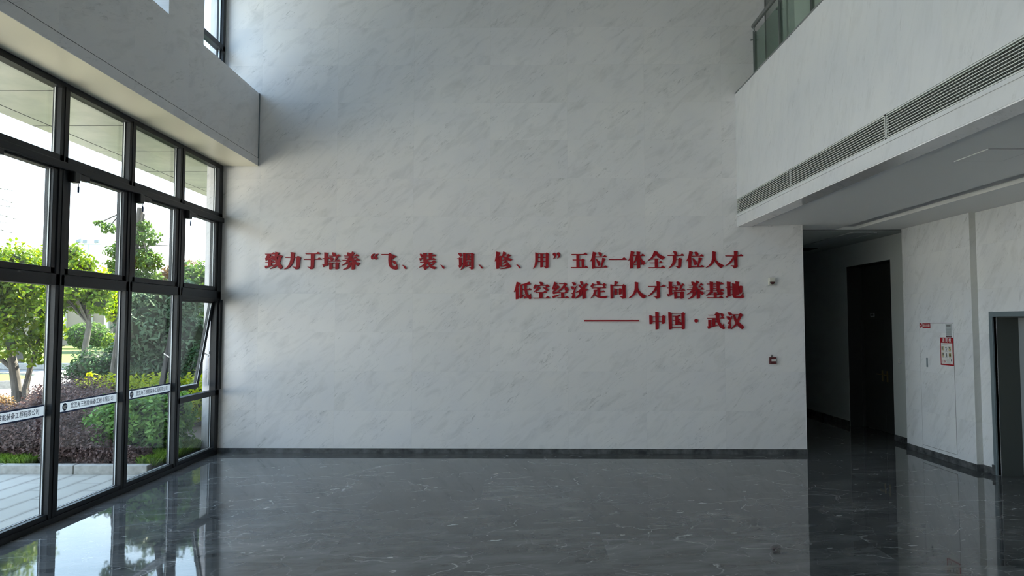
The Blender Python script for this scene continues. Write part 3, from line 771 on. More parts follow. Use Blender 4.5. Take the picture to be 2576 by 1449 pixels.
t = tag(empty('hydrant_poster', (RX, 10.195, 1.59)), 'red framed 消防栓 fire hydrant instruction poster with six small pictures', 'poster')
MB().box(RX - 0.0075, RX - 0.0057, 10.041, 10.351, 1.391, 1.794).build('poster_board', M['posterred'], t)
MB().box(RX - 0.0085, RX - 0.0075, 10.062, 10.330, 1.412, 1.715).build('paper_panel', M['paper'], t)
b = MB(); text_to(b, '消 防 栓', 0.07, right_face(10.302, 1.730, RX - 0.0080), width=0.212, bold=0.002).build('heading', M['paper'], t)
for r in range(2):
    for c in range(3):
        y = 10.292 - 0.085 * c; z = 1.634 - 0.090 * r
        MB().box(RX - 0.0092, RX - 0.0085, y - 0.028, y + 0.028, z - 0.028, z + 0.032).build('picture', M['paper'] if (c == 1) else M['tan'], t)
        q = MB()
        if (r, c) == (0, 0): q.box(RX - 0.0098, RX - 0.0092, y - 0.006, y + 0.024, z - 0.018, z + 0.028)
        elif (r, c) == (0, 1): q.tube([(RX - 0.0095, y + 0.02 * math.cos(a), z + 0.025 * math.sin(a)) for a in np.linspace(0.3, 5.2, 10)], 0.004, 5)
        elif (r, c) == (0, 2): q.tube([(RX - 0.0095, y + 0.026, z + 0.026), (RX - 0.0095, y - 0.02, z - 0.012)], 0.006, 5)
        elif (r, c) == (1, 0): q.box(RX - 0.0098, RX - 0.0092, y - 0.022, y + 0.004, z - 0.01, z + 0.024)
        elif (r, c) == (1, 1): q.prism([(RX - 0.0098, y - 0.02, z - 0.026), (RX - 0.0098, y + 0.014, z - 0.024), (RX - 0.0098, y + 0.006, z + 0.018), (RX - 0.0098, y - 0.014, z + 0.026)], (0.0006, 0, 0))
        else: q.lathe([(0.020, -0.0006), (0.020, 0)], (RX - 0.0092, y, z), axis='x', n=14)
        q.build('drawing', M['greyink'] if (r, c) != (1, 2) else M['brass'], t)
lines = []
for j in range(3): lines.append((RX - 0.0091, RX - 0.0085, 10.20 - 0.03 * j, 10.315, 1.680 + 0.010 * j, 1.6825 + 0.010 * j))
for j in range(6): lines.append((RX - 0.0091, RX - 0.0085, 10.115, 10.215 - 0.008 * (j % 3), 1.422 + 0.012 * j, 1.4245 + 0.012 * j))
for r in range(2):
    for c in range(3):
        for j in range(2): lines.append((RX - 0.0091, RX - 0.0085, 10.266 - 0.085 * c, 10.318 - 0.085 * c, 1.598 - 0.090 * r - 0.007 * j, 1.6005 - 0.090 * r - 0.007 * j))
for q in lines: MB().box(*q).build('print_line', M['greyink'], t)
for q, d_ in enumerate('119'):
    b = MB(); text_to(b, d_, 0.062, right_face(10.318 - 0.029 * q, 1.424, RX - 0.0089), bold=0.002, squeeze=0.8).build('digit', M['posterred'], t)
MB().box(RX - 0.0093, RX - 0.0085, 10.085, 10.100, 1.455, 1.485).build('small_mark', M['black'], t)

t = tag(empty('light_switch', (6.42, 11.88, 1.36)), 'pale square light switch on the recessed corridor wall', 'switch')
MB().bbox(6.408, 6.42, 11.83, 11.92, 1.318, 1.408, 0.004).build('switch_plate', M['film'], t)
MB().bbox(6.404, 6.409, 11.845, 11.905, 1.335, 1.39, 0.002).build('rocker', M['paper'], t)
t = tag(empty('door_sign', (6.69, 13.3, 2.14)), 'small pale rectangular plate above the dark double door', 'sign')
MB().box(6.692, 6.70, 13.23, 13.37, 2.13, 2.20).build('plate', M['grey'], t)
MB().box(6.690, 6.692, 13.25, 13.35, 2.143, 2.187).build('dark_field', M['doordark'], t)

# ------------------------------------------------------------------ raised red lettering
# every character is drawn stroke by stroke on a drawing sheet; SHEET gives each sheet's corner on the wall (x, z) and its metres per unit
SHEET = {1: (-4.0415, 3.20698, 0.000630, 0.000629), 2: (-2.48068, 3.20366, 0.000627, 0.000628), 3: (-1.04947, 3.20068, 0.000673, 0.000676), 4: (0.71719, 3.19665, 0.000551, 0.000553),
         5: (2.07618, 3.19383, 0.000561, 0.000565), 6: (-0.18066, 2.73233, 0.000742, 0.000743), 7: (1.60918, 2.73001, 0.000739, 0.000742), 8: (0.92919, 2.23668, 0.001000, 0.001002)}
def draw_characters():
    K = 1
    def H(x0,y,x1,t=20,s=1.0,serif=True,dy=0):
        k=K; t=t*k
        out=[P((x0,y-t*.5),(x1-10*k,y+dy-t*.5),(x1-10*k,y+dy+t*.5),(x0+12*k,y+t*.5+2))]
        if serif:
            y1=y+dy; b=100*k*s; h=44*k*s
            out.append(P((x1-b,y1-t*.5),(x1-b*.62,y1-h),(x1-b*.5,y1-h*1.02),(x1-b*.2,y1-h*.45),(x1,y1-2),(x1-4*k,y1+t*.5),(x1-b,y1+t*.5)))
        return out
    def L(x0,y,x1,t=20,dy=0): return H(x0,y,x1,t,serif=False,dy=dy)
    def V(x,y0,y1,w=85,f=1):
        k=K; a=w/2
        return [P((x-a-5*k*f,y0),(x+a+14*k*f,y0+12*k*f),(x+a,y0+38*k),(x+a,y1-12*k),(x-a*.2,y1+2*k),(x-a,y1))]
    def P(*pts): return [tuple(map(float,q)) for q in pts]
    def R(*pts,n=5):
        pts=np.array(pts,float); m=len(pts)
        ext=np.vstack([2*pts[0]-pts[1],pts,2*pts[-1]-pts[-2]])
        out=[]
        for i in range(m-1):
            p0,p1,p2,p3=ext[i:i+4]
            for j in range(n):
                t=j/n
                out.append(.5*((2*p1)+(-p0+p2)*t+(2*p0-5*p1+4*p2-p3)*t*t+(-p0+3*p1-3*p2+p3)*t**3))
        out.append(pts[-1]); q=np.array(out)
        d=np.gradient(q[:,:2],axis=0); d/=np.linalg.norm(d,axis=1)[:,None]+1e-9
        nrm=np.stack([-d[:,1],d[:,0]],1); w=np.maximum(q[:,2:3],3)*.5
        a=q[:,:2]+nrm*w; b=q[:,:2]-nrm*w
        return [('R', [tuple(z) for z in a], [tuple(z) for z in b])]
    def O(x,y,r): return [[(x+r*math.cos(i*math.pi/10),y+r*math.sin(i*math.pi/10)) for i in range(20)]]
    def cat(*a):
        o=[]
        for x in a:
            if isinstance(x[0],tuple) and x[0][0]!='R': o.append(x)
            else: o+=x
        return o
    G=[]   # (name, crop, polys)
    def g(name,c,*a): G.append((name,c,cat(*a)))
    # ---- crop 1
    g('zhi',1,H(62,194,330,18),R((175,205,70),(130,270,75),(82,322,30)),R((75,325,60),(190,300,40),(290,262,26)),R((225,232,16),(270,285,80),(300,335,60)),
      H(72,402,312,18,.7),V(190,320,500,78),P((62,488),(215,476),(262,462),(290,465),(180,512),(108,540),(92,556),(72,545)),
      R((368,145,92),(350,220,80),(325,290,60),(288,345,8)),R((330,262,20),(400,240,18),(455,224,26)),P((420,262),(448,222),(470,222),(512,260),(490,272),(472,280)),
      R((445,255,70),(415,370,72),(350,460,66),(285,520,38),(197,562,6)),R((335,290,40),(370,400,78),(430,480,90),(482,520,60)),P((395,520),(440,572),(462,572),(512,516),(470,490)))
    g('li',1,L(560,275,860,18),P((848,270),(878,245),(900,245),(962,285),(945,330),(930,510),(905,560),(855,575),(818,572),(800,540),(750,512),(770,508),(842,515),(850,480)),
      P((697,146),(760,148),(808,162),(795,190),(785,330),(760,430),(690,520),(620,560),(545,578),(548,568),(620,515),(675,430),(700,330),(706,180)))
    g('yu',1,H(1068,188,1440,20),H(1025,325,1470,20),P((1208,196),(1296,196),(1290,500),(1282,548),(1245,570),(1215,576),(1192,572),(1172,540),(1122,516),(1140,510),(1198,520),(1206,490)))
    g('pei',1,V(1588,152,490,82),L(1497,305,1550,18),P((1625,295),(1640,262),(1690,298),(1680,312),(1628,314)),P((1495,448),(1530,452),(1660,430),(1672,436),(1545,502),(1535,524),(1522,524)),
      R((1745,155,12),(1775,190,75),(1805,240,70)),H(1660,244,1945,18,.95),R((1690,272,10),(1722,310,70),(1745,352,60)),R((1870,235,60),(1845,300,50),(1812,366,10)),H(1645,374,1948,18,1.05),
      P((1672,402),(1700,400),(1752,412),(1752,556),(1725,575),(1680,578),(1672,572)),P((1822,412),(1860,396),(1922,410),(1908,436),(1904,560),(1870,576),(1824,574)),L(1750,418,1850,18),L(1750,540,1850,18))
    g('yang',1,R((2110,158,10),(2150,195,80),(2182,240,70)),R((2270,152,80),(2240,195,60),(2200,240,12)),H(2035,242,2402,16,.95),H(2045,295,2358,16,.8),H(1990,350,2430,18,1.05),
      R((2192,240,80),(2180,310,80),(2140,370,70),(2080,430,40),(1986,476,8)),R((2180,395,80),(2170,470,74),(2120,540,50),(2014,585,8)),R((2160,300,90),(2260,360,70),(2330,420,60),(2395,450,90)),P((2330,400),(2435,434),(2372,484),(2300,450)),V(2266,392,582,78,.7),R((2330,215,50),(2370,232,30),(2400,248,10)))
    # ---- crop 2
    g('quo',2,R((326,182,8),(280,205,34),(250,245,40),(242,285,30)),R((414,186,8),(368,209,34),(338,249,40),(330,289,30)),O(268,288,38),O(356,292,38))
    g('fei',2,L(484,202,700,20),P((668,192),(692,166),(712,170),(770,212),(755,245),(745,320),(748,420),(775,480),(825,505),(855,480),(878,440),(890,445),(890,500),(908,545),(890,570),(850,582),(770,566),(705,520),(672,450),(662,340)),
      P((775,212),(800,218),(878,255),(860,268),(820,280),(770,318),(748,330),(752,308),(772,270)),P((752,345),(830,368),(868,395),(872,415),(855,445),(825,448),(800,430),(775,395)))
    g('dun',2,P((1010,466),(1022,464),(1085,500),(1108,530),(1118,555),(1105,568),(1080,565),(1060,540),(1040,500)))
    g('zhuang',2,R((1455,186,14),(1485,222,62),(1512,270,56)),P((1432,298),(1500,290),(1540,285),(1470,345),(1460,358),(1446,350)),V(1576,160,382,78),H(1600,240,1852,18,.9),V(1712,160,330,82),H(1625,330,1845,18,.9),
      H(1448,396,1862,20,1.1),P((1605,340),(1660,345),(1660,395),(1600,395)),R((1630,390,70),(1580,440,60),(1520,485,40),(1428,528,8)),P((1545,460),(1612,450),(1612,510),(1680,496),(1692,500),(1595,575),(1580,590),(1562,580),(1540,540)),
      R((1660,390,40),(1700,470,60),(1760,525,62),(1830,540,60)),P((1770,500),(1868,520),(1815,574),(1760,555)),R((1810,420,40),(1770,450,40),(1715,470,20)))
    g('dun',2,P((1960,458),(1972,456),(2035,492),(2058,522),(2068,547),(2055,560),(2030,557),(2010,532),(1990,492)))
    # ---- crop 3
    K=.93
    g('diao',3,R((112,158,12),(160,185,70),(190,222,60)),P((140,195),(205,180),(205,215),(180,235),(150,222)),L(85,283,150,16),P((128,262),(150,250),(200,265),(200,400),(222,378),(226,388),(172,470),(155,492),(140,490),(118,452),(135,430)),
      P((228,152),(255,146),(296,165),(296,330),(285,420),(240,500),(176,540),(172,530),(212,480),(228,400)),L(290,165,420,16),P((408,165),(425,146),(445,148),(488,178),(478,200),(478,500),(465,522),(430,535),(408,532),(398,505),(360,488),(375,480),(412,480)),
      V(348,180,310,52,.5),H(300,245,420,14,.6),H(300,310,420,14,.6),P((290,352),(315,345),(318,452),(318,474),(292,474)),P((368,352),(385,346),(400,356),(398,446),(365,446)),L(310,352,380,14),L(310,440,380,20),V(304,345,474,48,.3))
    g('dun',3,P((582,416),(594,414),(650,450),(676,480),(692,502),(680,512),(655,510),(640,490),(612,450)))
    g('xiu',3,R((1045,130,100),(1020,220,70),(990,300,40),(962,348,8)),V(1032,230,520,72,.2),V(1098,215,462,50,.6),R((1195,130,80),(1165,200,56),(1108,272,10)),L(1165,196,1270,16),P((1240,196),(1275,176),(1335,208),(1315,225),(1270,265),(1200,315),(1135,338),(1135,325),(1190,285),(1240,232)),R((1150,225,24),(1215,275,56),(1280,295,56),(1340,308,48)),P((1275,280),(1375,298),(1325,345),(1262,318)),
      R((1240,330,64),(1195,368,40),(1140,396,8)),R((1280,385,70),(1210,440,44),(1100,470,8)),R((1320,435,86),(1240,492,40),(1090,522,8)))
    g('dun',3,P((1458,414),(1470,412),(1528,446),(1552,476),(1568,500),(1556,511),(1532,510),(1516,490),(1490,450)))
    g('yong',3,P((1898,142),(1920,142),(1968,165),(1962,330),(1940,420),(1900,480),(1850,518),(1844,512),(1880,455),(1898,340)),L(1960,172,2150,16),P((2138,170),(2155,145),(2172,142),(2222,178),(2208,200),(2206,480),(2180,505),(2142,512),(2126,490),(2098,466),(2112,462),(2140,466)),V(2048,175,485,64,.1),L(1960,258,2150,16),L(1950,348,2150,16))
    g('quc',3,R((2368,185,24),(2362,225,38),(2340,265,26),(2316,286,8)),R((2462,178,24),(2456,218,38),(2434,256,26),(2408,277,8)),O(2340,182,36),O(2434,174,36))
    # ---- crop 4
    K=1.13
    g('wu',4,H(135,222,590,20),V(318,225,590,84,.1),L(165,378,430,20),P((418,372),(438,342),(455,342),(515,378),(500,405),(498,590),(425,590)),H(115,592,612,22))
    g('wei',4,R((795,160,110),(762,260,80),(715,360,44),(658,425,8)),V(758,300,625,82,.1),R((895,165,14),(945,205,85),(968,262,70)),H(800,290,1140,20),P((828,345),(850,352),(930,430),(950,480),(945,525),(930,540),(900,545),(880,530),(862,460)),P((1005,322),(1030,322),(1105,345),(1090,370),(1035,470),(995,590),(955,590),(985,470),(996,400)),H(800,585,1155,20))
    g('yi',4,H(1188,365,1695,24,1.2))
    g('ti',4,R((1868,140,110),(1838,230,80),(1795,330,44),(1740,402,8)),V(1828,280,620,84,.1),V(2026,140,622,86),H(1860,258,2210,20,1),R((1995,265,80),(1960,370,60),(1880,478,30),(1866,492,8)),R((2062,265,40),(2110,390,56),(2185,460,70)),P((2090,400),(2240,465),(2165,524),(2100,480)),L(1880,505,2140,20))
    # ---- crop 5
    K=1.1
    g('quan',5,P((0,130),(25,118),(112,150),(100,165),(20,270),(-60,345),(-175,395),(-180,388),(-80,300),(-30,220)),R((70,160,30),(125,240,80),(200,290,90),(270,300,60)),P((170,262),(310,285),(248,362),(165,330)),L(-80,338,140,18),H(-125,446,242,18,.95),H(-155,580,310,20,1.15),V(62,338,580,84,.1))
    g('fang',5,R((530,130,14),(590,170,80),(605,235,60)),H(370,242,838,20),P((520,250),(612,250),(605,400),(560,500),(490,560),(392,604),(388,596),(450,540),(500,460),(520,370)),L(605,345,690,18),P((672,345),(695,312),(712,312),(778,350),(760,380),(748,520),(735,570),(690,598),(655,600),(636,570),(590,545),(605,538),(665,540)))
    g('wei',5,R((1030,135,105),(1000,230,80),(950,330,44),(892,402,8)),V(988,270,595,80,.1),R((1125,150,14),(1172,185,82),(1192,240,70)),H(1035,262,1375,20),P((1060,318),(1080,322),(1160,400),(1182,450),(1178,490),(1160,508),(1130,512),(1110,498),(1092,430)),P((1228,305),(1255,302),(1338,325),(1322,345),(1270,440),(1228,555),(1185,555),(1215,440),(1226,370)),H(1035,560,1380,20))
    g('ren',5,P((1612,135),(1640,130),(1712,150),(1700,180),(1700,300),(1725,380),(1790,450),(1930,520),(1858,590),(1835,590),(1760,520),(1705,440),(1680,370),(1650,440),(1590,510),(1510,560),(1432,588),(1430,578),(1520,510),(1580,430),(1608,330),(1618,200)))
    g('cai',5,H(1970,258,2462,20),P((2215,122),(2240,118),(2318,138),(2305,165),(2300,460),(2305,545),(2275,575),(2215,602),(2192,585),(2180,555),(2110,530),(2125,520),(2218,520),(2218,300)),R((2215,275,60),(2170,360,50),(2090,450,44),(1968,535,8)))
    # ---- crop 6
    K=.84
    g('di',6,R((200,125,80),(175,200,66),(145,270,40),(104,326,8)),V(172,240,480,62,.1),P((235,168),(280,185),(285,400),(330,370),(335,380),(265,445),(252,470),(240,462),(215,420),(235,400)),R((440,140,60),(350,165,36),(255,180,20)),P((380,132),(405,118),(462,160),(440,172),(400,158),(380,160)),
      H(270,280,475,16,.9),P((320,160),(378,160),(372,260),(390,340),(420,400),(455,365),(462,362),(462,420),(475,455),(460,478),(430,480),(380,440),(340,370),(322,280)),R((310,410,10),(335,440,60),(345,462,50)))
    g('kong',6,R((642,120,12),(680,150,66),(692,185,50)),L(560,192,800,16),P((545,170),(568,168),(590,195),(565,240),(535,265),(510,250),(512,225)),P((770,192),(800,165),(855,210),(790,240),(770,238)),R((640,225,66),(600,270,50),(520,330,10)),P((700,228),(760,235),(820,265),(830,285),(805,310),(770,290)),H(560,335,800,18,.95),V(670,335,450,70,.1),H(505,455,860,20,1.1))
    g('jing',6,R((985,130,80),(950,200,50),(920,260,30)),P((898,248),(960,235),(1010,225),(920,285)),R((1040,200,66),(980,270,50),(925,330,30)),P((905,330),(930,335),(1040,318),(1070,322),(960,372),(925,372)),P((905,412),(1070,375),(1068,388),(955,445),(940,466),(920,455)),L(1045,155,1170,16),P((1150,158),(1165,130),(1225,165),(1200,190),(1100,290),(1020,320),(1020,308),(1090,250),(1140,190)),R((1170,225,40),(1210,265,60),(1235,300,50)),P((1175,240),(1240,280),(1215,325),(1165,280)),H(1000,340,1230,16,.8),V(1125,340,450,66,.1),H(1010,450,1258,18,1))
    g('ji',6,R((1320,130,14),(1365,155,60),(1375,190,50)),R((1290,220,14),(1335,240,60),(1345,275,46)),P((1298,350),(1320,345),(1335,360),(1362,270),(1410,200),(1418,205),(1375,340),(1385,430),(1370,465),(1335,468),(1310,440),(1335,380)),R((1492,112,14),(1525,140,66),(1535,170,50)),H(1420,182,1665,16,.95),R((1605,185,70),(1540,265,60),(1470,310,40),(1398,336,10)),R((1475,190,30),(1530,250,50),(1600,290,66)),P((1550,250),(1668,270),(1605,315),(1530,290)),R((1498,310,66),(1485,390,60),(1380,468,8)),V(1572,300,472,70,.3))
    g('ding',6,R((1838,112,14),(1872,140,66),(1890,170,50)),L(1760,175,1980,16),P((1745,150),(1768,152),(1790,175),(1765,215),(1735,232),(1710,222),(1712,200)),P((1960,175),(1990,140),(2052,185),(1990,210),(1965,205)),H(1730,242,2035,18,.95),V(1880,242,440,60,.1),H(1900,325,2015,16,.9),P((1770,285),(1850,280),(1835,310),(1805,375),(1850,410),(1930,418),(2065,405),(2035,460),(1930,460),(1850,440),(1790,395),(1712,465),(1706,458),(1755,395),(1775,330)))
    g('xiang',6,R((2250,112,80),(2230,160,50),(2208,190,10)),P((2122,172),(2150,172),(2185,190),(2185,455),(2160,468),(2125,470)),L(2180,196,2390,16),P((2370,195),(2395,162),(2448,200),(2440,225),(2442,440),(2430,462),(2370,472),(2355,445),(2312,425),(2325,418),(2380,420)),P((2205,252),(2258,262),(2258,380),(2232,392),(2205,390)),P((2300,258),(2322,248),(2362,262),(2352,372),(2330,382),(2300,380)),L(2255,268,2320,14),L(2255,345,2320,16))
    # ---- crop 7
    g('ren',7,P((222,118),(245,114),(300,130),(292,155),(292,240),(312,290),(360,350),(465,410),(412,462),(395,462),(330,410),(290,350),(270,295),(245,350),(205,400),(150,440),(86,462),(86,454),(150,400),(195,340),(218,270),(226,170)))
    g('cai',7,H(500,210,868,18),P((680,106),(700,102),(760,122),(750,140),(748,360),(752,425),(730,450),(680,472),(662,460),(655,435),(602,415),(612,408),(685,410),(685,240)),R((682,215,50),(645,285,44),(585,350,34),(494,420,8)))
    g('pei',7,V(970,110,400,66),L(895,240,940,16),P((1000,232),(1012,205),(1055,236),(1045,248),(1002,250)),P((895,365),(925,370),(1035,345),(1045,352),(945,400),(935,424),(922,424)),R((1102,112,12),(1130,140,62),(1155,182,58)),H(1030,186,1272,16,.95),R((1062,210,10),(1088,240,58),(1108,272,50)),R((1210,180,54),(1185,235,44),(1160,290,10)),H(1015,292,1278,16,1.05),
      P((1045,316),(1070,314),(1110,325),(1110,452),(1088,468),(1050,470)),P((1172,325),(1205,314),(1256,325),(1245,345),(1242,456),(1212,470),(1174,468)),L(1108,330,1200,16),L(1108,432,1200,16))
    g('yang',7,R((1412,112,10),(1445,145,66),(1470,182,58)),R((1548,106,66),(1525,140,50),(1490,182,12)),H(1348,184,1658,14,.95),H(1358,226,1620,14,.8),H(1312,272,1678,16,1.05),R((1480,182,66),(1470,240,66),(1440,290,58),(1390,335,34),(1314,378,8)),R((1470,310,66),(1460,375,60),(1420,430,40),(1340,472,8)),R((1452,235,74),(1535,280,58),(1590,330,50),(1645,355,74)),P((1590,318),(1688,342),(1638,384),(1570,355)),V(1550,308,468,64,.7),R((1600,155,42),(1630,172,26),(1656,186,8)))
    g('ji2',7,V(1828,108,298,62),V(1968,108,298,62),H(1728,160,2080,16,.95),L(1850,205,1950,14),L(1850,252,1950,14),H(1715,300,2095,16,1.1),R((1842,305,60),(1800,350,46),(1718,405,8)),R((1955,305,40),(2000,340,56),(2060,362,60)),P((1980,318),(2090,352),(2035,398),(1975,362)),H(1800,385,1990,16,.7),V(1905,330,445,58,.3),H(1738,446,2072,18,1.1))
    g('di2',7,V(2190,110,420,66),L(2120,240,2165,16),H(2205,232,2270,14,.6),P((2118,408),(2150,412),(2260,370),(2268,378),(2165,430),(2152,448),(2138,442)),P((2265,145),(2330,165),(2328,380),(2345,408),(2440,405),(2462,375),(2478,345),(2488,350),(2485,395),(2502,425),(2485,455),(2440,460),(2330,460),(2285,440),(2268,390)),V(2362,105,395,60),R((2215,285,14),(2330,240,18),(2440,205,20)),P((2400,215),(2440,192),(2478,212),(2470,230),(2468,330),(2440,365),(2412,365),(2400,345),(2382,340),(2410,330)))
    # ---- crop 8
    K=.62
    g('dash',8,P((56,183),(900,183),(908,193),(900,205),(56,205)))
    g('zhong',8,P((1066,110),(1090,112),(1115,126),(1115,232),(1095,245),(1068,245)),P((1258,128),(1280,106),(1312,128),(1305,145),(1302,232),(1282,244),(1258,242)),L(1110,132,1270,13),L(1110,208,1270,13),P((1158,58),(1180,56),(1220,70),(1208,85),(1208,318),(1190,328),(1160,330)))
    g('guo',8,P((1358,62),(1385,62),(1412,78),(1412,315),(1392,328),(1366,328)),L(1410,80,1580,13),P((1562,80),(1590,62),(1618,86),(1610,105),(1610,318),(1590,326),(1566,326)),L(1405,298,1580,13),H(1420,122,1552,13,.8),H(1425,186,1552,13,.7),H(1415,256,1565,13,.6),V(1488,122,256,46,.1),R((1515,205,10),(1538,225,36),(1545,245,30)))
    g('dot',8,O(1788,194,28))
    g('wu2',8,H(1975,106,2120,13,.8),H(1955,155,2225,14,.95),R((2180,80,10),(2192,105,40),(2190,125,30)),P((2160,78),(2185,80),(2205,105),(2195,130),(2178,120)),P((2092,64),(2115,64),(2150,80),(2142,150),(2155,215),(2190,270),(2210,245),(2216,242),(2212,275),(2228,305),(2222,322),(2205,326),(2165,305),(2125,250),(2100,170)),V(2058,162,272,44,.3),H(2058,215,2130,12,.7),V(1998,180,285,44,.4),P((1958,278),(1985,285),(2115,262),(2122,268),(2005,300),(1985,322),(1972,318)))
    g('han',8,R((2278,68,12),(2312,88,46),(2318,112,36)),R((2256,130,12),(2288,150,46),(2292,180,36)),P((2262,228),(2282,224),(2305,180),(2340,118),(2346,122),(2318,220),(2325,290),(2315,318),(2285,320),(2272,300),(2295,250)),L(2340,98,2480,13),P((2452,96),(2470,72),(2510,105),(2490,125),(2440,215),(2395,275),(2330,325),(2326,318),(2385,250),(2425,170)),R((2372,105,24),(2400,195,40),(2450,255,52),(2490,290,56)),P((2440,232),(2532,288),(2492,326),(2440,280)))
    return G

LINES = {'top': '致力于培养“飞、装、调、修、用”五位一体全方位人才', 'middle': '低空经济定向人才培养基地', 'bottom': '—中国·武汉'}
SEQ = []
for line_, txt in LINES.items():
    for i_, ch in enumerate(txt):
        prev, nxt = (txt[i_ - 1] if i_ else ''), (txt[i_ + 1] if i_ + 1 < len(txt) else '')
        if ch == '、': lab = 'raised red comma between %s and %s in the top line on the marble wall' % (prev, nxt)
        elif ch in '“”': lab = 'raised red %s quotation mark %s in the top line on the marble wall' % (('opening', 'before 飞') if ch == '“' else ('closing', 'after 用'))
        elif ch == '—': lab = 'long raised red dash starting the bottom line on the marble wall'
        elif ch == '·': lab = 'round raised red dot between 国 and 武 on the marble wall'
        elif ch == '位': lab = 'raised red character 位 just before %s in the top line on the wall' % nxt
        else: lab = 'raised red character %s in the %s line on the marble wall' % (ch, line_)
        SEQ.append((lab, 'letter' if ch not in '、“”—·' else 'punctuation mark', 'red_character' if ch not in '、“”—·' else 'red_punctuation'))
FRONT = BY - 0.024
for (nm, sheet, strokes), (lab, cat_, oname) in zip(draw_characters(), SEQ):
    x0, z0, kx, kz = SHEET[sheet]
    mb = MB()
    for i_, st in enumerate(strokes):
        y = FRONT - 0.00012 * i_
        if st[0] == 'R':
            a_ = [(x0 + kx * p_, y, z0 - kz * q_) for p_, q_ in st[1]]; b_ = [(x0 + kx * p_, y, z0 - kz * q_) for p_, q_ in st[2]]
            n = len(a_); dep = Vector((0, BY - y, 0))
            vs = a_ + b_ + [Vector(p_) + dep for p_ in a_] + [Vector(p_) + dep for p_ in b_]
            fs = [(i, i + 1, n + i + 1, n + i) for i in range(n - 1)]
            fs += [(i, 2*n + i, 2*n + i + 1, i + 1) for i in range(n - 1)] + [(n + i, n + i + 1, 3*n + i + 1, 3*n + i) for i in range(n - 1)]
            fs += [(0, n, 3*n, 2*n), (n - 1, 3*n - 1, 4*n - 1, 2*n - 1)]
            mb.add(vs, fs)
        else:
            mb.prism([(x0 + kx * p_, y, z0 - kz * q_) for p_, q_ in st], (0, BY - y, 0))
    xs = [p_[0] for p_ in mb.v]; zs = [p_[2] for p_ in mb.v]
    o = mb.build(oname, M['red'], origin=((min(xs) + max(xs)) / 2, BY, min(zs)))
    tag(o, lab, cat_, 'red characters on the marble wall')

# ------------------------------------------------------------------ outside: ground
def flat(name, ring, z0, z1, m_):
    return struct(MB().prism([(x, y, z0) for x, y in ring], (0, 0, z1 - z0)).build(name, m_))
flat('ground', [(-160, -30), (-4.86, -30), (-4.86, 240), (-160, 240)], -0.3, -0.06, M['asphalt'])
flat('paving', [(-13.0, -12), (-4.86, -12), (-4.86, 9.30), (-13.0, 9.30)], -0.06, -0.012, M['paver'])
flat('bounce_forecourt', [(-45, -30), (-13.0, -30), (-13.0, 15.5), (-45, 15.5)], -0.06, -0.03, M['bounce_forecourt'])  # unseen pale ground added to bounce warm sunlight up to the soffits
flat('planting_bed', [(-9.8, 9.45), (-4.96, 9.45), (-4.96, 30), (-17.5, 30), (-12.9, 17.2)], -0.06, 0.05, M['soil'])
flat('lawn', [(-70, 31.2), (-12, 31.2), (-12, 49), (-70, 49)], -0.06, 0.14, M['lawn'])
flat('lawn_island', [(-60, 21.6), (-16.6, 21.6), (-16.3, 22.4), (-17.2, 24.6), (-19.0, 25.6), (-60, 25.6)], -0.06, 0.12, M['lawn'])
flat('lawn_far', [(-120, 53), (-14, 53), (-14, 200), (-120, 200)], -0.06, 0.10, M['lawn'])
kb = MB()
x = -4.99
while x > -9.9:
    kb.bbox(x - 0.99, x, 9.32, 9.45, -0.06, 0.105, 0.012); x -= 1.0
struct(kb.build('kerb_bed', M['kerb']))
kb = MB(); x = -12
while x > -60:
    kb.bbox(x - 1.98, x, 31.0, 31.2, -0.06, 0.22, 0.02); x -= 2.0
struct(kb.build('kerb_lawn', M['kerb']))
kb = MB()
pts = [(-60, 21.5), (-16.7, 21.5), (-16.2, 22.0), (-16.3, 23.0), (-17.2, 24.7), (-18.2, 25.5), (-19.2, 25.8), (-60, 25.8)]
for (xa, ya), (xb, yb) in zip(pts, pts[1:]):
    d = Vector((xb - xa, yb - ya, 0)); nrm = Vector((-d.y, d.x, 0)).normalized() * 0.09
    kb.prism([(xa + nrm.x, ya + nrm.y, -0.06), (xb + nrm.x, yb + nrm.y, -0.06), (xb - nrm.x, yb - nrm.y, -0.06), (xa - nrm.x, ya - nrm.y, -0.06)], (0, 0, 0.24))
struct(kb.build('kerb_island', M['kerb']))
ln = MB()
for off in (0.0, 0.75):
    p0 = Vector((-13.5 - off, 17.8 - off * 0.5, -0.06)); p1 = Vector((-17.6 - off, 30.0, -0.06))
    ln.prism([p0, p0 + Vector((-0.12, 0, 0)), p1 + Vector((-0.12, 0, 0)), p1], (0, 0, 0.006))
struct(ln.build('road_marking', M['line']))

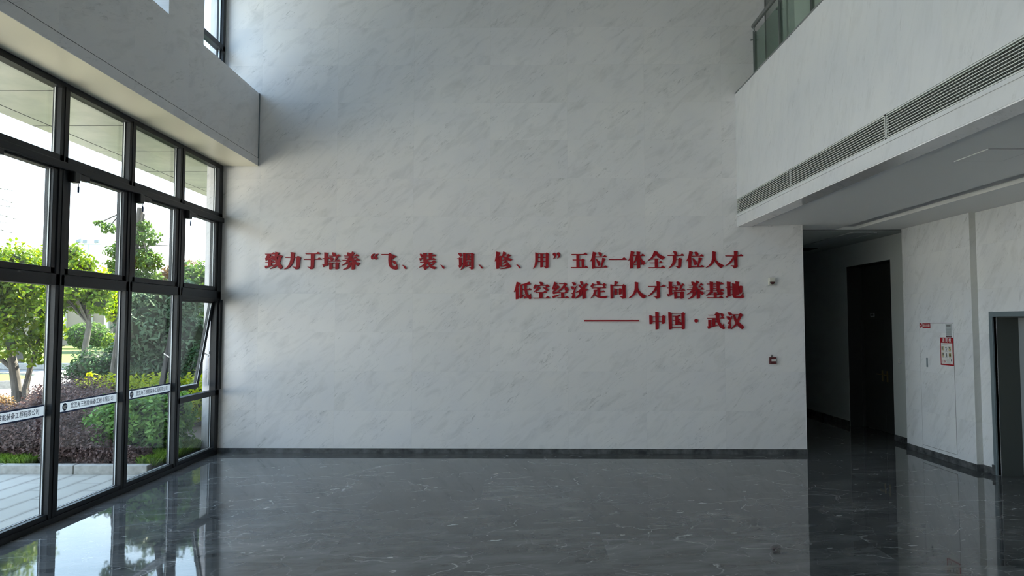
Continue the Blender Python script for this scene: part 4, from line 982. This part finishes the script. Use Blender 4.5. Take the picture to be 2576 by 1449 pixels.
# ------------------------------------------------------------------ planting
rng = np.random.default_rng(11)
def leaf_mesh(mb, blobs, n, size, droop=0.2, outward=0.5, shell=0.55, aspect=0.5, lump=0.22, mi=0):
    B = np.array(blobs, float)
    w = (B[:, 3] * B[:, 4] + B[:, 4] * B[:, 5] + B[:, 3] * B[:, 5]); w /= w.sum()
    idx = rng.choice(len(B), n, p=w)
    d = rng.normal(size=(n, 3)); d /= np.linalg.norm(d, axis=1)[:, None]
    ph = idx * 1.7
    lumps = 1 + lump * (np.sin(5.1 * d[:, 0] + ph) * np.sin(4.3 * d[:, 1] + 2 * ph) + 0.6 * np.sin(9.0 * d[:, 2] + 7.0 * d[:, 0] + ph))
    r = (shell + (1 - shell) * rng.random(n) ** 0.6) * lumps + rng.normal(size=n) * 0.03
    c = B[idx, :3] + d * B[idx, 3:6] * r[:, None]
    nn = rng.normal(size=(n, 3)); nn /= np.linalg.norm(nn, axis=1)[:, None]
    nrm = nn * (1 - outward) + d * outward + np.array([0, 0, 0.35]); nrm /= np.linalg.norm(nrm, axis=1)[:, None]
    a = np.cross(nrm, rng.normal(size=(n, 3))); a /= np.linalg.norm(a, axis=1)[:, None]
    a[:, 2] -= droop; a /= np.linalg.norm(a, axis=1)[:, None]
    b = np.cross(nrm, a); b /= np.linalg.norm(b, axis=1)[:, None] + 1e-9
    s = size * (0.7 + 0.6 * rng.random(n))[:, None]
    c[:, 2] = np.maximum(c[:, 2], 0.06)
    h = b * s * aspect * .5
    v = np.stack([c - a * s * .5, c + h * .8 - a * s * .25, c + h * .9 + a * s * .12, c + a * s * .5 - nrm * s * .10, c - h * .9 + a * s * .12, c - h * .8 - a * s * .25], 1).reshape(-1, 3)
    o = len(mb.v)
    mb.v += v.tolist()
    f = (np.arange(n * 6).reshape(n, 6) + o).tolist()
    mb.f += f; mb.m += [mi] * n
def core(mb, blobs, k=0.6, mi=1):
    for bx_ in blobs:
        vs = []; fs = []; n, m_ = 10, 7
        for i in range(m_ + 1):
            t = PI * i / m_
            for j in range(n):
                p = 2 * PI * j / n
                q = 1 + 0.12 * math.sin(3 * p + 2 * t + bx_[0])
                vs.append((bx_[0] + k * q * bx_[3] * math.sin(t) * math.cos(p), bx_[1] + k * q * bx_[4] * math.sin(t) * math.sin(p), max(0.02, bx_[2] + k * bx_[5] * math.cos(t))))
        for i in range(m_):
            for j in range(n):
                fs.append((i * n + j, i * n + (j + 1) % n, (i + 1) * n + (j + 1) % n, (i + 1) * n + j))
        mb.add(vs, fs, mi)
def shrub(name, label, base, blobs, n, size, lm, cm='twig', group=None, stems=True, cat='shrub', coreK=0.72, **kw):
    t = tag(empty(name, base), label, cat, group)
    mb = MB(); leaf_mesh(mb, blobs, n, size, **kw)
    mb.m = [0] * len(mb.f); core(mb, blobs, coreK)
    mb.build('foliage', [M[lm], M[cm]], t)
    if stems:
        for bx_ in blobs[:5]:
            for q in range(2):
                MB().tube([(base[0] * .4 + bx_[0] * .6 + rnd.uniform(-.08, .08), base[1] * .4 + bx_[1] * .6 + rnd.uniform(-.08, .08), 0.0), (bx_[0] + rnd.uniform(-.1, .1), bx_[1] + rnd.uniform(-.1, .1), bx_[2])], [0.016, 0.008], 6).build('stem', M['bark'], t)
    return t
def tree(name, label, base, trunk, radii, blobs, n, size, lm, cm='twig', group=None, limbs=(), coreK=0.0, cat='tree', **kw):
    t = tag(empty(name, base), label, cat, group)
    mb = MB(); leaf_mesh(mb, blobs, n, size, **kw); mb.m = [0] * len(mb.f)
    if coreK: core(mb, blobs, coreK)
    mb.build('crown', [M[lm], M[cm]], t)
    tb = MB().tube(trunk, radii, 10)
    for pts, r0, r1 in limbs: tb.tube(pts, list(np.linspace(r0, r1, len(pts))), 7)
    top = Vector(trunk[-1])
    for bx_ in blobs:
        c = Vector(bx_[:3])
        mid = (top + c) / 2 + Vector((rnd.uniform(-.1, .1), rnd.uniform(-.1, .1), 0.05))
        tb.tube([trunk[-2] if len(trunk) > 2 else trunk[-1], mid, c], [radii[-1] * .6, radii[-1] * .4, radii[-1] * .15], 6)
    tb.build('trunk', M['bark'], t)
    return t
def cloud(c, R_, n, r, flat_=0.8):
    out = []
    for i in range(n):
        d = rng.normal(size=3); d /= np.linalg.norm(d)
        q = np.array(c) + d * np.array(R_) * rng.uniform(.45, .85)
        k = r * rng.uniform(.75, 1.2)
        out.append((q[0], q[1], q[2], k, k, k * flat_))
    return out

# red-leaved shrubs along the kerb and behind
shrub('loropetalum_shrub', 'low purple-red shrub mound right behind the kerb', (-6.75, 10.05, 0.05), [(-6.55, 10.0, .30, .55, .45, .36), (-7.2, 10.1, .32, .55, .5, .38), (-6.15, 9.98, .25, .36, .38, .30), (-6.7, 10.5, .42, .6, .45, .40)], 26000, .046, 'leaf_red', 'twigred', 'purple-red shrubs in the bed', coreK=.62)
shrub('loropetalum_shrub', 'tallest purple-red shrub dome below the first mullion', (-7.75, 12.1, 0.05), [(-7.75, 12.1, .55, .78, .7, .50), (-8.3, 12.3, .42, .6, .6, .45), (-7.2, 11.9, .45, .5, .5, .42)], 22000, .048, 'leaf_red', 'twigred', 'purple-red shrubs in the bed', coreK=.62)
shrub('loropetalum_shrub', 'reddish shrub around the foot of the pale-barked tree', (-9.6, 12.6, 0.05), [(-9.3, 11.8, .35, .8, .7, .36), (-10.2, 12.8, .32, .8, .8, .36), (-8.6, 11.0, .32, .7, .6, .34), (-11.0, 13.6, .3, .8, .8, .34)], 20000, .052, 'leaf_rust', 'twigred', 'purple-red shrubs in the bed', coreK=.62)
shrub('loropetalum_shrub', 'dark purple-red shrub at the left picture edge behind the kerb', (-8.0, 10.4, 0.05), [(-7.85, 10.6, .34, .6, .5, .40), (-8.6, 10.9, .34, .7, .6, .40)], 16000, .048, 'leaf_red', 'twigred', 'purple-red shrubs in the bed', coreK=.62)
shrub('loropetalum_shrub', 'lowest brownish shrub under the green shrubs beside the end pier', (-5.6, 9.7, 0.05), [(-5.85, 9.68, .16, .32, .2, .18), (-5.4, 9.7, .14, .3, .2, .16)], 5200, .045, 'leaf_red', 'twigred', 'purple-red shrubs in the bed', coreK=.62)
# green shrubs in front of the bays by the end wall
shrub('pittosporum_shrub', 'bright green glossy shrub right of the purple-red mound', (-6.0, 10.35, 0.05), [(-6.05, 10.15, .36, .36, .34, .36), (-5.75, 10.35, .50, .38, .36, .42), (-6.15, 10.6, .52, .40, .36, .36)], 6500, .085, 'leaf_fresh', group='green shrubs in the bed', coreK=.74, aspect=.48)
shrub('pittosporum_shrub', 'mid green clipped shrub behind the third tall pane', (-5.45, 10.55, 0.05), [(-5.4, 10.4, .42, .36, .34, .42), (-5.42, 10.78, .55, .34, .30, .42), (-5.65, 10.9, .55, .4, .4, .42)], 6500, .085, 'leaf_fresh', group='green shrubs in the bed', coreK=.74, aspect=.48)
shrub('privet_hedge', 'golden green hedge across the bed behind the safety films', (-7.0, 13.1, 0.05), [(-8.3, 13.6, .56, .5, .42, .42), (-7.6, 13.2, .58, .5, .45, .44), (-6.9, 13.2, .58, .5, .45, .44), (-6.3, 13.3, .58, .5, .5, .42), (-5.75, 13.4, .56, .45, .5, .40)], 12000, .075, 'leaf_yellow', group=None, cat='hedge', coreK=.66)
shrub('round_bush', 'dark green round bush below the open vent', (-6.3, 14.5, 0.05), [(-6.45, 14.5, .98, .58, .5, .62), (-5.95, 14.5, .8, .45, .45, .6)], 7000, .075, 'leaf_dark', coreK=.8, cat='bush')
shrub('round_bush', 'dark green round bush at the road beside the leaning trunk', (-13.4, 22.6, 0.0), [(-13.6, 22.4, .62, .95, .8, .58), (-12.8, 22.6, .70, .85, .8, .66), (-14.2, 22.6, .42, .6, .6, .42)], 6000, .11, 'leaf_dark', coreK=.8, cat='bush')
shrub('leafy_bush', 'yellow-green bush right of the dark bush by the road', (-10.6, 20.0, 0.0), [(-10.7, 20.0, .8, .9, .8, .7), (-9.6, 20.2, .8, .8, .8, .7)], 4500, .11, 'leaf_bright', coreK=.78, cat='bush')
# the pale-barked tree at the left
shrub_base = (-11.5, 15.8, 0.05)
tree('multi_stem_tree', 'pale-barked tree with forked trunk and bright crown in the leftmost pane', shrub_base,
     [(-11.45, 15.8, 0.0), (-11.5, 15.8, .5), (-11.55, 15.75, 1.0), (-11.7, 15.75, 1.6), (-11.8, 15.8, 2.2), (-11.9, 15.8, 2.8)], [.13, .105, .10, .075, .055, .035],
     cloud((-11.9, 15.8, 2.85), (1.35, 1.2, .85), 20, .52) + [(-11.05, 15.7, 1.75, .42, .4, .36), (-12.5, 15.6, 1.6, .5, .5, .4), (-10.75, 15.5, 2.3, .4, .4, .36), (-11.9, 15.3, 2.0, .6, .5, .42), (-11.4, 15.2, 2.2, .5, .45, .4), (-12.2, 15.2, 1.45, .42, .4, .34), (-11.2, 15.2, 1.55, .36, .36, .3), (-10.6, 15.6, 1.9, .34, .34, .28), (-10.9, 15.5, 1.25, .26, .26, .2)], 14500, .115, 'leaf_bright',
     limbs=[([(-11.25, 15.8, 0.0), (-11.3, 15.8, .5), (-11.2, 15.8, 1.05), (-11.0, 15.8, 1.7), (-10.95, 15.8, 2.4)], .085, .03), ([(-11.55, 15.75, .95), (-12.0, 15.6, 1.4), (-12.5, 15.5, 1.9)], .06, .02), ([(-11.15, 15.8, 1.2), (-10.7, 15.7, 1.45), (-10.35, 15.7, 1.5)], .03, .012)], coreK=.35)
# leaning topped tree
tree('leaning_tree', 'slender leaning tree with sawn-off top and sparse foliage behind the second mullion', (-8.3, 14.0, 0.05),
     [(-8.32, 14.0, 0.0), (-8.25, 14.0, .6), (-8.17, 14.0, 1.3), (-8.08, 14.0, 2.2), (-7.95, 14.0, 3.0), (-7.83, 14.0, 3.7), (-7.77, 14.0, 4.36)], [.10, .095, .09, .08, .072, .066, .062],
     [(-8.42, 14.0, 3.95, .17, .17, .10), (-8.62, 14.0, 4.05, .10, .1, .06), (-8.1, 13.9, 3.45, .26, .25, .2), (-7.6, 14.0, 3.75, .26, .26, .18), (-7.75, 14.1, 3.35, .32, .3, .26), (-8.0, 14.0, 2.95, .34, .3, .24), (-7.5, 13.9, 3.25, .26, .26, .2), (-8.3, 14.1, 3.2, .2, .2, .15), (-7.7, 14.0, 4.0, .16, .16, .12), (-7.65, 14.1, 2.95, .28, .26, .2)], 4200, .075, 'leaf_mid', limbs=[([(-7.9, 14, 3.5), (-7.5, 14, 3.6), (-7.1, 14, 3.58)], .018, .006)])
tree('osmanthus_tree', 'dense grey-green tree filling the third tall pane', (-7.85, 15.2, 0.05),
     [(-7.85, 15.2, 0), (-7.85, 15.2, .5), (-7.8, 15.2, 1.1)], [.07, .06, .05],
     [(-7.85, 15.0, 1.9, .85, .8, .80), (-8.2, 15.1, 1.5, .6, .6, .6), (-7.3, 15.0, 1.6, .6, .6, .7), (-7.6, 15.1, 2.5, .65, .6, .5), (-8.2, 15.2, 2.4, .5, .5, .45), (-7.7, 15.0, 1.1, .6, .55, .4)], 8500, .13, 'leaf_grey', coreK=.78, aspect=.36, droop=.35)
tree('camphor_tree', 'leafy green tree behind the open vent against the end pier', (-7.4, 17.5, 0.05),
     [(-7.4, 17.5, 0), (-7.45, 17.5, 1.0), (-7.5, 17.5, 2.0)], [.08, .07, .05],
     cloud((-7.9, 17.5, 2.6), (.9, .8, .85), 14, .5) + [(-7.5, 17.0, 1.6, .7, .6, .6), (-8.3, 17.4, 3.2, .5, .5, .4)], 6500, .12, 'leaf_mid', coreK=.6)
tree('maple_tree', 'reddish-brown small tree above the dense grey-green tree', (-9.3, 18.6, 0.05), [(-9.3, 18.6, 0), (-9.3, 18.6, 1.5), (-9.2, 18.6, 3.0)], [.05, .045, .03],
     [(-9.35, 18.6, 3.35, .42, .4, .22), (-8.9, 18.6, 3.5, .35, .3, .2), (-9.7, 18.6, 3.2, .3, .3, .18)], 800, .12, 'leaf_rust')
tree('screen_tree', 'green tree mass behind the maple and the leaning tree', (-11.6, 23.4, 0.05), [(-11.6, 23.4, 0), (-11.6, 23.4, 1.2), (-11.6, 23.4, 2.2)], [.1, .09, .06],
     cloud((-11.4, 23.4, 2.3), (1.7, 1.0, .85), 14, .68), 6500, .14, 'leaf_mid', coreK=.7)
# trees on the lawn
LG = 'trees on the lawn'
tree('lawn_tree', 'yellow-green tree with bare trunk standing on the lawn', (-20.4, 32.3, .14), [(-20.4, 32.3, .1), (-20.35, 32.3, .9), (-20.2, 32.3, 1.9), (-20.3, 32.3, 2.8)], [.17, .14, .12, .08],
     cloud((-20.9, 32.3, 3.4), (1.9, 1.5, 1.05), 18, .72) + [(-22.2, 32, 5.0, .7, .7, .55), (-21.3, 32, 4.7, .8, .7, .6), (-21.0, 32.1, 5.3, .6, .6, .45), (-20.4, 32.1, 4.7, .6, .6, .5), (-19.6, 32.2, 3.9, .7, .6, .55)], 8000, .21, 'leaf_bright', group=LG, coreK=.5)
tree('lawn_tree', 'second yellow-green lawn tree partly behind the pale-barked tree', (-22.9, 31.6, .14), [(-22.9, 31.6, .1), (-22.9, 31.6, 1.0), (-23.3, 31.6, 1.8)], [.17, .15, .1],
     cloud((-24.4, 31.8, 3.0), (1.3, 1.2, 1.0), 12, .7), 5000, .21, 'leaf_bright', group=LG, coreK=.5)
tree('lawn_tree', 'golden tree farther back between the lawn tree and the leaning trunk', (-27.6, 47.0, .14), [(-27.3, 46.6, .1), (-27.3, 46.6, 1.6), (-27.3, 46.6, 2.6)], [.2, .17, .1],
     cloud((-27.6, 46.8, 4.2), (1.6, 1.5, 1.5), 12, .9), 4500, .28, 'leaf_yellow', group=LG, coreK=.5)
shrub('clipped_bush', 'large round clipped bush on the lawn behind the lawn tree trunk', (-27.3, 43.8, .14), [(-27.3, 43.8, 1.25, 1.25, 1.1, .85), (-28.2, 43.9, 1.2, .7, .7, .7)], 4500, .16, 'leaf_mid', group='clipped bushes on the lawn', coreK=.85, cat='bush', lump=.06)
shrub('clipped_bush', 'small round clipped bush on the lawn left of the leaning trunk', (-24.2, 41.0, .14), [(-24.2, 41.0, .86, .62, .6, .54)], 2500, .14, 'leaf_bright', group='clipped bushes on the lawn', coreK=.85, cat='bush', lump=.06)
# background belt of trees
BG = 'distant trees beyond the lawn'
spots = [(-57, 80, 4.2, 3.4, 'pale distant tree behind the leftmost lawn tree'), (-52.5, 70, 4.6, 3.0, 'distant tree behind the two lawn trees'), (-29.6, 57, 4.6, 2.4, 'distant tree right of the brown building'),
         (-23.0, 57, 5.4, 3.0, 'distant tree behind the dense grey-green tree'), (-18.6, 52, 5.6, 3.2, 'distant tree behind the reddish-brown tree'), (-60, 58, 4.0, 3.6, 'distant tree at the far left'), (-14.6, 46, 5.0, 2.8, 'distant tree nearest the end pier')]
for x, y, h, r, lab in spots:
    tree('distant_tree', lab, (x, y, 0), [(x, y, 0), (x, y, h * .35), (x, y, h * .6)], [.22, .18, .1], cloud((x, y, h * .62), (r * .8, r * .6, h * .36), 12, r * .42), 2600, .42, 'leaf_far', group=BG, coreK=.7)
# bare conifer twigs showing at the left edge
t = tag(empty('conifer_tree', (-15.6, 18.0, 0)), 'conifer whose thin drooping branch tips show at the left picture edge', 'tree')
MB().tube([(-15.6, 18, 0), (-15.6, 18, 3), (-15.6, 18, 7.2)], [.12, .09, .02], 8).build('trunk', M['bark'], t)
for z, L_ in ((6.02, 1.75), (5.66, 2.2), (5.2, 2.3), (4.78, 2.2), (6.35, 1.4), (6.7, 1.0)):
    br = MB()
    for a in (0.0, 1.2, 2.4, 3.6, 4.8):
        dx, dy = math.cos(a), math.sin(a)
        P_ = [(-15.6 + dx * L_ * f, 18 + dy * L_ * f, z + .12 * f - .28 * f * f) for f in (0, .35, .7, 1.0)]
        br.tube(P_, [.02, .013, .009, .005], 6)
        for f in (.55, .7, .82, .92):
            q = Vector((-15.6 + dx * L_ * f, 18 + dy * L_ * f, z + .12 * f - .28 * f * f))
            for sgn in (-1, 1):
                br.tube([q, q + Vector((dx * .14 - sgn * dy * .10, dy * .14 + sgn * dx * .10, -.03))], [.006, .003], 5)
    br.build('branch', M['twig'], t)

# grass tufts inside the kerb
def grass_patch(name, label, x0, x1, y0, y1, n, h):
    mb = MB(); px = rng.uniform(x0, x1, n); py = rng.uniform(y0, y1, n); a = rng.uniform(0, 2 * PI, n); hh = h * rng.uniform(.5, 1.15, n); tl = rng.uniform(.2, .8, n)
    v = np.zeros((n, 4, 3)); ca, sa = np.cos(a), np.sin(a); w = .0035
    v[:, 0] = np.stack([px - sa * w, py + ca * w, np.full(n, .04)], 1); v[:, 1] = np.stack([px + sa * w, py - ca * w, np.full(n, .04)], 1)
    v[:, 2] = np.stack([px + ca * tl * hh * .35 + sa * w * .8, py + sa * tl * hh * .35 - ca * w * .8, .04 + hh * .65], 1); v[:, 3] = np.stack([px + ca * tl * hh, py + sa * tl * hh, .04 + hh], 1)
    mb.v = v.reshape(-1, 3).tolist()
    i4 = np.arange(n)[:, None] * 4
    mb.f = (i4 + np.array([0, 1, 2])).tolist() + (i4 + np.array([0, 2, 3])).tolist(); mb.m = [0] * len(mb.f)
    return tag(mb.build(name, M['grass']), label, 'grass', kind='stuff')
grass_patch('grass_strip', 'rough grass along the inside of the kerb below the purple-red shrubs', -9.4, -6.72, 9.47, 9.72, 5200, .15)
grass_patch('grass_corner', 'tufts of grass in the bed corner beside the end pier', -5.22, -4.97, 9.5, 11.0, 2600, .15)

# ------------------------------------------------------------------ far things
t = tag(empty('floodlight_mast', (-50.4, 80.0, 0)), 'tall slim floodlight mast rising above the distant trees', 'light mast')
MB().tube([(-50.4, 80, 0), (-50.4, 80, 11.3)], [.14, .09], 10).build('pole', M['doorgrey'], t)
MB().box(-51.9, -48.9, 79.95, 80.05, 11.15, 11.25).build('cross_arm', M['doorgrey'], t)
for x, a in ((-51.5, .5), (-50.75, -.4), (-49.4, -.2)):
    MB().prism([(x - .26, 79.8, 11.35), (x + .26, 79.8, 11.42 + a * .15), (x + .30, 79.8, 11.80 + a * .15), (x - .22, 79.8, 11.72)], (0, .35, 0)).build('floodlight', M['doorframe'], t)
t = tag(empty('brown_building', (-36, 62, 0)), 'low brown building with pale vertical piers beyond the lawn', 'building')
MB().box(-48, -29, 62, 72, 0, 6.0).build('wall', M['bldg'], t)
MB().box(-48.3, -28.7, 61.7, 72.3, 6.0, 6.4).build('roof_slab', M['bldgcol'], t)
for x in (-38.6, -37.1, -35.6, -34.1, -32.6, -41.0, -43.0):
    MB().box(x - .17, x + .17, 61.72, 62, .7, 5.6).build('pier', M['bldgcol'], t)
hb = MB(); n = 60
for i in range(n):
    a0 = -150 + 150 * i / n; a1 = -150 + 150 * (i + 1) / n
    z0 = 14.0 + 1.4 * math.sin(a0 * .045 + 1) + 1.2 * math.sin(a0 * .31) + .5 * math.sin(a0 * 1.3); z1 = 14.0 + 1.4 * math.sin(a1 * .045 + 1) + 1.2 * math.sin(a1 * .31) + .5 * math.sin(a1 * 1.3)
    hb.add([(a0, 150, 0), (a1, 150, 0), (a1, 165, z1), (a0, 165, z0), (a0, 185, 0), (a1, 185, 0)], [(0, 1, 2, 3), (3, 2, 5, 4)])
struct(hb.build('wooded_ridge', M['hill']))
